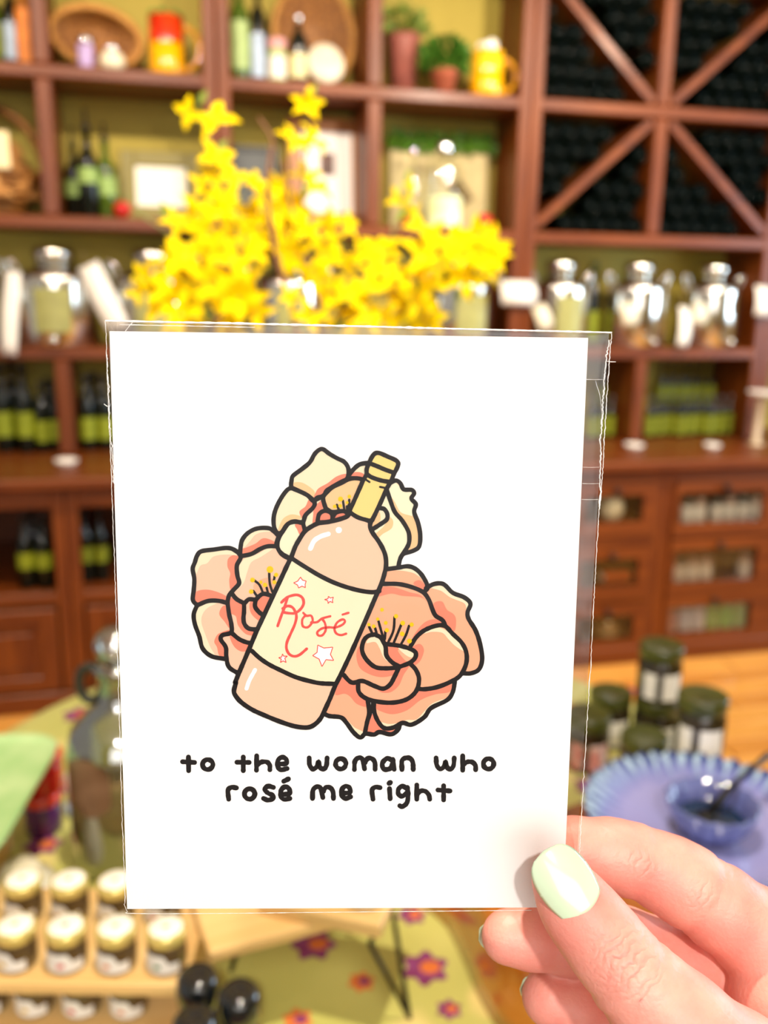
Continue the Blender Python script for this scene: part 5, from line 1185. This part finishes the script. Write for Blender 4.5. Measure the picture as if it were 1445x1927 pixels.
# --- caption, one mesh per word
def circ(cx_, cy_, rx, ry): return [(cx_ + rx * math.cos(a), cy_ + ry * math.sin(a)) for a in np.linspace(.6, .6 + 2 * PI, 11)]
WORDS = {'to': [[(78, 78), (79, 136)], [(53, 98), (104, 101)], circ(160, 110, 22, 21)],
 'the': [[(311, 78), (311, 136)], [(284, 100), (336, 101)], [(368, 73), (367, 134)], [(368, 114), (386, 100), (410, 99), (423, 112), (424, 132)], [(458, 108), (494, 105), (492, 86), (474, 79), (458, 93), (457, 118), (471, 132), (497, 127)]],
 'woman': [[(591, 82), (593, 112), (607, 129), (624, 118), (630, 97), (636, 120), (651, 130), (664, 114), (667, 82)], circ(725, 107, 22, 22), [(783, 131), (785, 97), (799, 82), (817, 87), (826, 128)], [(826, 104), (840, 84), (859, 86), (870, 102), (871, 130)], [(944, 92), (922, 84), (902, 104), (908, 129), (934, 127), (945, 106)], [(946, 88), (952, 130)], [(985, 131), (985, 94), (1000, 82), (1020, 84), (1031, 101), (1033, 131)]],
 'who': [[(1130, 82), (1133, 112), (1147, 129), (1164, 118), (1170, 97), (1176, 120), (1191, 130), (1204, 114), (1207, 82)], [(1243, 73), (1243, 134)], [(1243, 112), (1262, 99), (1284, 100), (1297, 114), (1298, 132)], circ(1353, 107, 22, 22)],
 'rosé': [[(249, 257), (246, 220), (260, 207), (282, 209)], circ(338, 235, 22, 22), [(439, 207), (416, 202), (402, 216), (416, 231), (434, 240), (437, 254), (416, 261), (397, 254)], [(470, 238), (507, 232), (504, 211), (487, 205), (472, 219), (471, 245), (485, 258), (509, 254)], [(483, 181), (503, 171)]],
 'me': [[(605, 254), (607, 220), (621, 205), (639, 210), (649, 250)], [(649, 226), (662, 207), (681, 209), (692, 226), (694, 254)], [(728, 232), (764, 228), (761, 208), (745, 202), (730, 216), (729, 240), (745, 254), (767, 247)]],
 'right': [[(862, 257), (858, 219), (872, 206), (892, 208)], [(932, 212), (935, 255)], [(930, 190), (936, 186)], [(1004, 210), (986, 202), (970, 215), (971, 237), (988, 244), (1005, 230)], [(1008, 207), (1011, 245), (1005, 274), (986, 289), (976, 285)], [(1048, 197), (1048, 257)], [(1048, 235), (1065, 222), (1085, 224), (1099, 239), (1103, 257)], [(1162, 200), (1162, 260)], [(1138, 218), (1189, 222)]]}
for wd, strokes in WORDS.items():
    pr = Print('printed_word', 'black printed word ' + wd)
    for s_ in strokes: pr.stroke('black', zp(6, s_), 9.4, 1, False, .1)
    pr.done()

# --- clear sleeve
SLF = film('sleeve_film', (.975, .97, .965, 1), .0, .06, bump=.1, bscale=55, fres=.12)
SLB = film('sleeve_film_back', (.86, .845, .82, 1), .03, .3, bump=.3, bscale=60, fres=.25)
SEAM_GLINT = mat('sleeve_seam_glint', (.93, .93, .92, 1), .18, coat=.5)  # whitish colour stands in for glints along the clear film's seams
sl = thing('clear_sleeve', 'clear cellophane sleeve around the greeting card', 'sleeve'); sl.matrix_world = CMAT
out = [(199, 604), (700, 615), (1150, 626), (1138, 800), (1124, 1000), (1110, 1260), (1093, 1541), (1084, 1712), (1000, 1714), (640, 1716), (250, 1719), (236, 1712), (229, 1500), (222, 1250), (212, 950), (204, 750)]
def sheet(name, pts, z, m):
    Q = [cp(*p) for p in pts]; n = len(Q)
    ar = sum(Q[i][0] * Q[(i + 1) % n][1] - Q[(i + 1) % n][0] * Q[i][1] for i in range(n))
    if ar < 0: Q = Q[::-1]
    return MB().add([(x, y, z) for x, y in Q], [tuple(range(n))]).build(name, m, sl)
sheet('front_film', out, .0007, SLF); sheet('back_film', out, -.0017, SLB)
sheet('fold_over_flap', [(1108, 632), (1150, 626), (1143, 714), (1103, 714)], -.0020, SLB)
sheet('fold_over_flap', [(1097, 941), (1130, 938), (1084, 1712), (1054, 1712)], -.0020, SLB)
sheet('fold_over_flap', [(199, 604), (1108, 624), (1108, 633), (213, 625)], -.0020, SLB)
sheet('fold_over_flap', [(199, 604), (215, 605), (215, 672), (205, 672)], -.0020, SLB)
def seam(name, pts, r, wob=.0, z=.0002, m=SEAM_GLINT):
    P = smooth_open(pts, 60); q = []; rd = []
    for i, p in enumerate(P):
        wv = (noise.noise((p[0] * .05, p[1] * .05, .3)) * .4 + noise.noise((p[0] * .23, p[1] * .23, 2.3)) * .6) * wob; x, y = cp(p[0] + wv, p[1] + wv * .3); q.append((x, y, z)); rd.append(r * (.55 + .9 * abs(noise.noise((p[0] * .05, p[1] * .05, 5.1)))))
    MB().tube(q, rd, 5).build(name, m, sl)
PX = .21 / FPX
seam('welded_edge', [(1150, 626), (1146, 680), (1138, 800), (1133, 900), (1124, 1000), (1110, 1260), (1093, 1541), (1086, 1690)], 1.05 * PX, 2.2)
seam('welded_edge', [(1146, 640), (1139, 690), (1131, 800), (1129, 900), (1127, 960)], 1.7 * PX, 3.5)
seam('welded_edge', [(199, 604), (204, 750), (212, 950), (222, 1250), (229, 1500), (236, 1700)], .9 * PX, 1.6)
seam('welded_edge', [(202, 668), (207, 780), (214, 900), (219, 924)], 1.0 * PX, 4)
seam('top_edge', [(199, 604), (300, 606), (450, 609), (700, 615), (900, 620), (1151, 626)], 2.4 * PX, 1.0)  # white strip paints the light reflected by the folded top flap
seam('top_edge', [(225, 611), (330, 613), (480, 616)], .9 * PX, 1.5); seam('bottom_edge', [(234, 1700), (240, 1714), (252, 1718), (400, 1718), (700, 1715), (1000, 1712)], .8 * PX, .8)
for y_, x0_, x1_ in ((714, 1104, 1139), (880, 1099, 1131), (911, 1098, 1131), (941, 1097, 1129)): seam('flap_crease', [(x0_, y_), ((x0_ + x1_) / 2, y_ + .4), (x1_, y_)], .45 * PX, .3, -.0012)
seam('loose_fibre', [(1142, 680), (1150, 681), (1158, 681)], .8 * PX, .5); seam('loose_fibre', [(196, 760), (200, 763), (203, 765)], .9 * PX, .5); seam('film_crease', [(250, 606), (240, 618), (236, 624)], .8 * PX, 2); seam('film_crease', [(1120, 717), (1129, 750), (1133, 800)], .5 * PX, 1)
# ------------------------------------------------------------------ the hand (one continuous skin surface)
def CPT(px, py, d): return np.array([(px - CX) / FPX * d, (py - CY) / FPX * d, d])
def chain(pts): return [(CPT(x, y, d), r * d / FPX) for (x, y, d, r) in pts]
THUMB = chain([(1046, 1650, .2128, 44), (1064, 1676, .2120, 56), (1088, 1711, .2112, 67), (1121, 1752, .2096, 71), (1158, 1800, .2075, 76), (1200, 1850, .2050, 84), (1280, 1935, .2020, 100), (1385, 2040, .2050, 128), (1500, 2150, .2150, 160)])
INDEX = chain([(1030, 1604, .2358, 50), (1080, 1600, .2362, 58), (1150, 1607, .2372, 63), (1205, 1623, .2380, 66), (1262, 1648, .2385, 70), (1300, 1671, .2385, 73), (1352, 1706, .2390, 76), (1430, 1762, .2400, 84), (1540, 1850, .2440, 100)])
MIDDLE = chain([(956, 1763, .2400, 50), (1000, 1765, .2410, 54), (1070, 1770, .2430, 59), (1170, 1776, .2470, 65), (1280, 1812, .2500, 72), (1400, 1880, .2500, 82), (1540, 1955, .2490, 100)])
RING = chain([(1036, 1876, .2450, 54), (1080, 1886, .2460, 59), (1140, 1900, .2490, 64), (1250, 1930, .2530, 70), (1380, 1985, .2540, 80), (1530, 2050, .2530, 95)])
PINKY = chain([(1110, 1990, .2500, 46), (1210, 2010, .2530, 52), (1340, 2058, .2560, 60), (1500, 2130, .2560, 80)])
PALM = chain([(1540, 1862, .2440, 105), (1570, 1960, .2500, 112), (1560, 2060, .2530, 108), (1530, 2140, .2540, 95), (1720, 2210, .2440, 150), (1545, 1960, .2440, 110), (1640, 2080, .2380, 150), (1540, 2120, .2300, 165), (1760, 2260, .2420, 170), (1880, 2420, .2460, 178), (2000, 2600, .2520, 190)])
THENAR = chain([(1468, 1888, .2330, 92), (1520, 1960, .2340, 120)])
FINGERS = [THUMB, INDEX, MIDDLE, RING, PINKY]
def sd_chain(P, ch, k):
    d = None
    for (a, ra), (b_, rb) in zip(ch[:-1], ch[1:]):
        ab = b_ - a; t = np.clip(((P - a) @ ab) / (ab @ ab), 0, 1)
        q = np.linalg.norm(P - a - t[..., None] * ab, axis=-1) - (ra + (rb - ra) * t)
        d = q if d is None else smin(d, q, k)
    return d
def smin(a, b_, k):
    h = np.clip(.5 + .5 * (b_ - a) / k, 0, 1); return b_ * (1 - h) + a * h - k * h * (1 - h)
CREASES = [  # (pixel, depth, direction along the finger in pixels, depth m, width m)
    ((1204, 1624, .238), (1, .35), .00055, .0011), ((1216, 1630, .238), (1, .35), .0004, .0009), ((1313, 1682, .239), (1, .62), .0006, .0012), ((1330, 1694, .239), (1, .62), .0004, .001),
    ((1150, 1607, .237), (1, .2), .00025, .001), ((1165, 1806, .207), (.66, .75), .0005, .0009), ((1190, 1832, .206), (.70, .71), .0007, .0011), ((1176, 1818, .2065), (.62, .78), .0005, .0009), ((1206, 1850, .205), (.66, .75), .0005, .001), ((1150, 1788, .2075), (.66, .75), .0003, .0009)]
def sd_hand(P):
    d = sd_chain(P, PALM[:1] + PALM[5:6] + PALM[6:7] + PALM[8:], .006)
    d = smin(d, sd_chain(P, PALM[1:5], .006), .008); d = smin(d, sd_chain(P, [PALM[6], PALM[7]], .004), .008)
    d = smin(d, sd_chain(P, THENAR, .004), .0025)
    for i, f in enumerate(FINGERS):
        q = sd_chain(P, f, .0028)
        for (c, dr, dep, wd) in CREASES:
            if (i == 1 and c[2] > .23) or (i == 0 and c[2] < .22):
                c0 = CPT(*c); ax = np.array([dr[0], dr[1], 0]) / math.hypot(*dr); s_ = (P - c0) @ ax
                q = q + dep * np.exp(-(s_ / wd) ** 2)
        # soft pads
        d = smin(d, q, .0018 if i else .0015)
    return d
lo = np.array([.020, .070, .180]); hi = np.array([.205, .262, .300]); H = .00094
g = [np.arange(lo[k], hi[k], H) for k in range(3)]; nx, ny, nz = (len(q) for q in g)
D = np.empty((nx, ny, nz), np.float32)
YY, ZZ = np.meshgrid(g[1], g[2], indexing='ij')
for i0 in range(0, nx, 16):
    xs = g[0][i0:i0 + 16]; P = np.stack([np.broadcast_to(xs[:, None, None], (len(xs), ny, nz)), np.broadcast_to(YY, (len(xs), ny, nz)), np.broadcast_to(ZZ, (len(xs), ny, nz))], -1)
    D[i0:i0 + 16] = sd_hand(P)
for ax_ in range(3):                                      # close the surface where the wrist leaves the grid
    for e_ in (0, 1, -1, -2): D[tuple(e_ if k == ax_ else slice(None) for k in range(3))] = np.maximum(D[tuple(e_ if k == ax_ else slice(None) for k in range(3))], .001)
ins = D < 0
# surface nets
acc = np.zeros((nx - 1, ny - 1, nz - 1, 3), np.float32); cnt = np.zeros((nx - 1, ny - 1, nz - 1), np.float32)
off = [(i, j, k) for i in (0, 1) for j in (0, 1) for k in (0, 1)]
sl_ = lambda o: (slice(o[0], nx - 1 + o[0]), slice(o[1], ny - 1 + o[1]), slice(o[2], nz - 1 + o[2]))
sumi = np.zeros((nx - 1, ny - 1, nz - 1), np.int8)
for o in off: sumi += ins[sl_(o)]
act = (sumi > 0) & (sumi < 8)
A = np.argwhere(act)
vals = np.stack([D[A[:, 0] + o[0], A[:, 1] + o[1], A[:, 2] + o[2]] for o in off], 1)
pos = np.zeros((len(A), 3)); ct2 = np.zeros(len(A))
for e0 in range(8):
    for e1 in range(e0 + 1, 8):
        o0, o1 = np.array(off[e0]), np.array(off[e1])
        if abs(o0 - o1).sum() != 1: continue
        v0, v1 = vals[:, e0], vals[:, e1]; cr_ = (v0 < 0) != (v1 < 0); t = np.where(cr_, v0 / np.where(cr_, v0 - v1, 1), 0)
        pos += cr_[:, None] * (o0 + t[:, None] * (o1 - o0)); ct2 += cr_
V = lo + (A + pos / ct2[:, None]) * H
idx = -np.ones((nx - 1, ny - 1, nz - 1), np.int64); idx[act] = np.arange(len(A))
faces = []
for ax in range(3):
    o1 = [0, 0, 0]; o1[ax] = 1
    a_ = ins[:nx - o1[0], :ny - o1[1], :nz - o1[2]]; b_ = ins[o1[0]:, o1[1]:, o1[2]:]
    E_ = np.argwhere(a_ != b_); u, v = (ax + 1) % 3, (ax + 2) % 3
    ok = (E_[:, u] > 0) & (E_[:, v] > 0) & (E_[:, u] < (nx, ny, nz)[u] - 1) & (E_[:, v] < (nx, ny, nz)[v] - 1); E_ = E_[ok]
    def cell(du, dv):
        q = E_.copy(); q[:, u] -= du; q[:, v] -= dv; return idx[q[:, 0], q[:, 1], q[:, 2]]
    F_ = np.stack([cell(0, 0), cell(1, 0), cell(1, 1), cell(0, 1)], 1)
    flip = ins[E_[:, 0], E_[:, 1], E_[:, 2]]
    F_[~flip] = F_[~flip][:, ::-1]; faces.append(F_)
faces = np.concatenate(faces); faces = faces[(faces >= 0).all(1)]
# light smoothing
for _ in range(2):
    sm_ = np.zeros_like(V); c_ = np.zeros(len(V))
    for k in range(4):
        p, q = faces[:, k], faces[:, (k + 1) % 4]
        np.add.at(sm_, p, V[q]); np.add.at(c_, p, 1); np.add.at(sm_, q, V[p]); np.add.at(c_, q, 1)
    V = V * .5 + .5 * sm_ / np.maximum(c_, 1)[:, None]
lab_ = np.arange(len(V))
while True:
    old = lab_.copy()
    for k in range(4):
        p, q = faces[:, k], faces[:, (k + 1) % 4]; mn = np.minimum(lab_[p], lab_[q]); np.minimum.at(lab_, p, mn); np.minimum.at(lab_, q, mn)
    lab_ = lab_[lab_]
    if (lab_ == old).all(): break
uq, ctn = np.unique(lab_, return_counts=True); keep = lab_ == uq[ctn.argmax()]
faces = faces[keep[faces[:, 0]]]; ren = np.cumsum(keep) - 1; V = V[keep]; faces = ren[faces]
HORG = CAM + CM.T @ CPT(1560, 2020, .245)
VW = V @ CM + CAM - HORG
me = bpy.data.meshes.new('hand_skin')
me.vertices.add(len(VW)); me.vertices.foreach_set('co', VW.astype(np.float32).ravel())
me.loops.add(len(faces) * 4); me.loops.foreach_set('vertex_index', faces.astype(np.int32).ravel())
me.polygons.add(len(faces)); me.polygons.foreach_set('loop_start', np.arange(0, len(faces) * 4, 4, dtype=np.int32)); me.polygons.foreach_set('loop_total', np.full(len(faces), 4, np.int32))
me.update(calc_edges=True); me.validate(); me.polygons.foreach_set('use_smooth', [True] * len(me.polygons))
SKIN = mat('skin', S(236, 164, 148), .5, col2=S(226, 138, 126), vscale=70, bump=.12, bscale=900, sss=.3)
me.materials.append(SKIN)
def wrinkles(m, centre, axis, wl, rad, strength):
    nt = m.node_tree; n = nt.nodes; L = nt.links; b = n['Principled BSDF']
    tc = n.new('ShaderNodeTexCoord'); sb = n.new('ShaderNodeVectorMath'); sb.operation = 'SUBTRACT'; sb.inputs[1].default_value = centre; L.new(tc.outputs['Object'], sb.inputs[0])
    ln_ = n.new('ShaderNodeVectorMath'); ln_.operation = 'LENGTH'; L.new(sb.outputs[0], ln_.inputs[0])
    mr = n.new('ShaderNodeMapRange'); mr.inputs['From Min'].default_value = rad; mr.inputs['From Max'].default_value = rad * .3; L.new(ln_.outputs['Value'], mr.inputs['Value'])
    nz = n.new('ShaderNodeTexNoise'); nz.inputs['Scale'].default_value = 230; L.new(tc.outputs['Object'], nz.inputs['Vector'])
    dt = n.new('ShaderNodeVectorMath'); dt.operation = 'DOT_PRODUCT'; dt.inputs[1].default_value = axis; L.new(sb.outputs[0], dt.inputs[0])
    ma = n.new('ShaderNodeMath'); ma.operation = 'MULTIPLY_ADD'; ma.inputs[1].default_value = 2 * PI / wl
    sc2 = n.new('ShaderNodeMath'); sc2.operation = 'MULTIPLY'; sc2.inputs[1].default_value = 9.0; L.new(nz.outputs['Fac'], sc2.inputs[0])
    L.new(dt.outputs['Value'], ma.inputs[0]); L.new(sc2.outputs[0], ma.inputs[2])
    sn = n.new('ShaderNodeMath'); sn.operation = 'SINE'; L.new(ma.outputs[0], sn.inputs[0])
    pw = n.new('ShaderNodeMath'); pw.operation = 'ABSOLUTE'; L.new(sn.outputs[0], pw.inputs[0])
    mu = n.new('ShaderNodeMath'); mu.operation = 'MULTIPLY'; L.new(pw.outputs[0], mu.inputs[0]); L.new(mr.outputs[0], mu.inputs[1])
    bp = n.new('ShaderNodeBump'); bp.inputs['Strength'].default_value = strength; bp.inputs['Distance'].default_value = .0006; L.new(mu.outputs[0], bp.inputs['Height'])
    old = b.inputs['Normal'].links[0].from_socket if b.inputs['Normal'].links else None
    if old: L.new(old, bp.inputs['Normal'])
    L.new(bp.outputs['Normal'], b.inputs['Normal'])
def to_obj(v): return tuple(CM.T @ v + CAM - HORG)
def to_dir(a_, b_): d_ = CM.T @ (CPT(*b_) - CPT(*a_)); return tuple(d_ / np.linalg.norm(d_))
wrinkles(SKIN, to_obj(CPT(1178, 1812, .197)), to_dir((1121, 1752, .2096), (1200, 1850, .205)), .0042, .0105, .55)
wrinkles(SKIN, to_obj(CPT(1208, 1628, .229)), to_dir((1150, 1607, .237), (1262, 1648, .2385)), .0050, .0055, .35)
wrinkles(SKIN, to_obj(CPT(1318, 1690, .229)), to_dir((1262, 1648, .2385), (1352, 1706, .239)), .0050, .006, .35)
hn = thing('hand', 'right hand gripping the lower right corner of the card, thumb in front', 'hand', HORG.tolist())
link('hand_skin', me, hn)
arm = [CPT(1770, 2270, .2425), CPT(1860, 2390, .2460), np.array([.190, .245, .236]), np.array([.215, .285, .205]), np.array([.240, .325, .160]), np.array([.262, .360, .110]), np.array([.280, .390, .060])]
arm = smooth_open([tuple(a_) for a_ in arm], 6); ra = np.interp(np.linspace(0, 1, len(arm)), [0, .2, .5, .8, 1], [.0235, .0255, .029, .036, .039])
MB().tube([tuple(CM.T @ a_ + CAM - HORG) for a_ in arm], list(ra), 28).build('forearm', SKIN, hn)
# nails
POL = mat('mint_polish', S(212, 234, 202), .2, coat=1.0); UND = mat('nail_underside', S(226, 214, 150), .35)
def nail(name, base, tip, normal, R, phi, m, thick=.0005, arch=.0, label=None, sink=0.0):
    base, tip = np.array(base), np.array(tip); ax = tip - base; Ln = np.linalg.norm(ax); ax /= Ln
    n_ = np.array(normal, float); n_ -= ax * (n_ @ ax); n_ /= np.linalg.norm(n_); sd = np.cross(ax, n_)
    NU, NV = 22, 17; vs = []
    for lay in (0, 1):
        for i in range(NU):
            u = i / (NU - 1)
            wd = min(1.0, (max(0.0, 1 - ((u - .5) / .5) ** 2 if u > .5 else 1)) ** .42 if u > .5 else (.80 + .2 * math.sin(min(1, u / .4) * PI / 2)))
            wd = max(wd, .06)
            for j in range(NV):
                v = 2 * j / (NV - 1) - 1; p = v * phi * wd
                uu = u - (.09 * (v * v) * (1 - u) * -1 if u < .5 else 0)
                r = R - lay * thick
                q = base + ax * (Ln * uu) + sd * (r * math.sin(p)) + n_ * (r * math.cos(p) - R - arch * (u - .35) ** 2 - sink * (1 - u))
                vs.append(tuple(CM.T @ q + CAM - HORG))
    fs = []; N = NU * NV
    for i in range(NU - 1):
        for j in range(NV - 1):
            a = i * NV + j; fs += [(a, a + 1, a + NV + 1, a + NV), (N + a, N + a + NV, N + a + NV + 1, N + a + 1)]
    edge = [j for j in range(NV)] + [i * NV + NV - 1 for i in range(1, NU)] + [(NU - 1) * NV + j for j in range(NV - 2, -1, -1)] + [i * NV for i in range(NU - 2, 0, -1)]
    for k in range(len(edge)): a, c = edge[k], edge[(k + 1) % len(edge)]; fs.append((a, N + a, N + c, c))
    o = MB().add(vs, fs, True).build(name, m, hn)
    if label: o['label'] = label
    return o
# front surface of the thumb: centre minus radius towards the camera
nail('thumb_nail', CPT(1106, 1717, .2024), CPT(1026, 1603, .2046), (.10, -.10, -1), .0092, .80, POL, .0006, .003, 'pale mint polished thumb nail')
nail('finger_nail', CPT(990, 1738, .2490), CPT(899, 1737, .2450), (-.1, -.45, .8), .0080, 1.0, POL, .0007, .004, 'pale cream edge of the middle finger nail')
nail('finger_nail', CPT(1064, 1846, .2540), CPT(983, 1830, .2490), (-.15, -.5, .75), .0080, 1.0, POL, .0007, .004, 'pale cream edge of the ring finger nail')
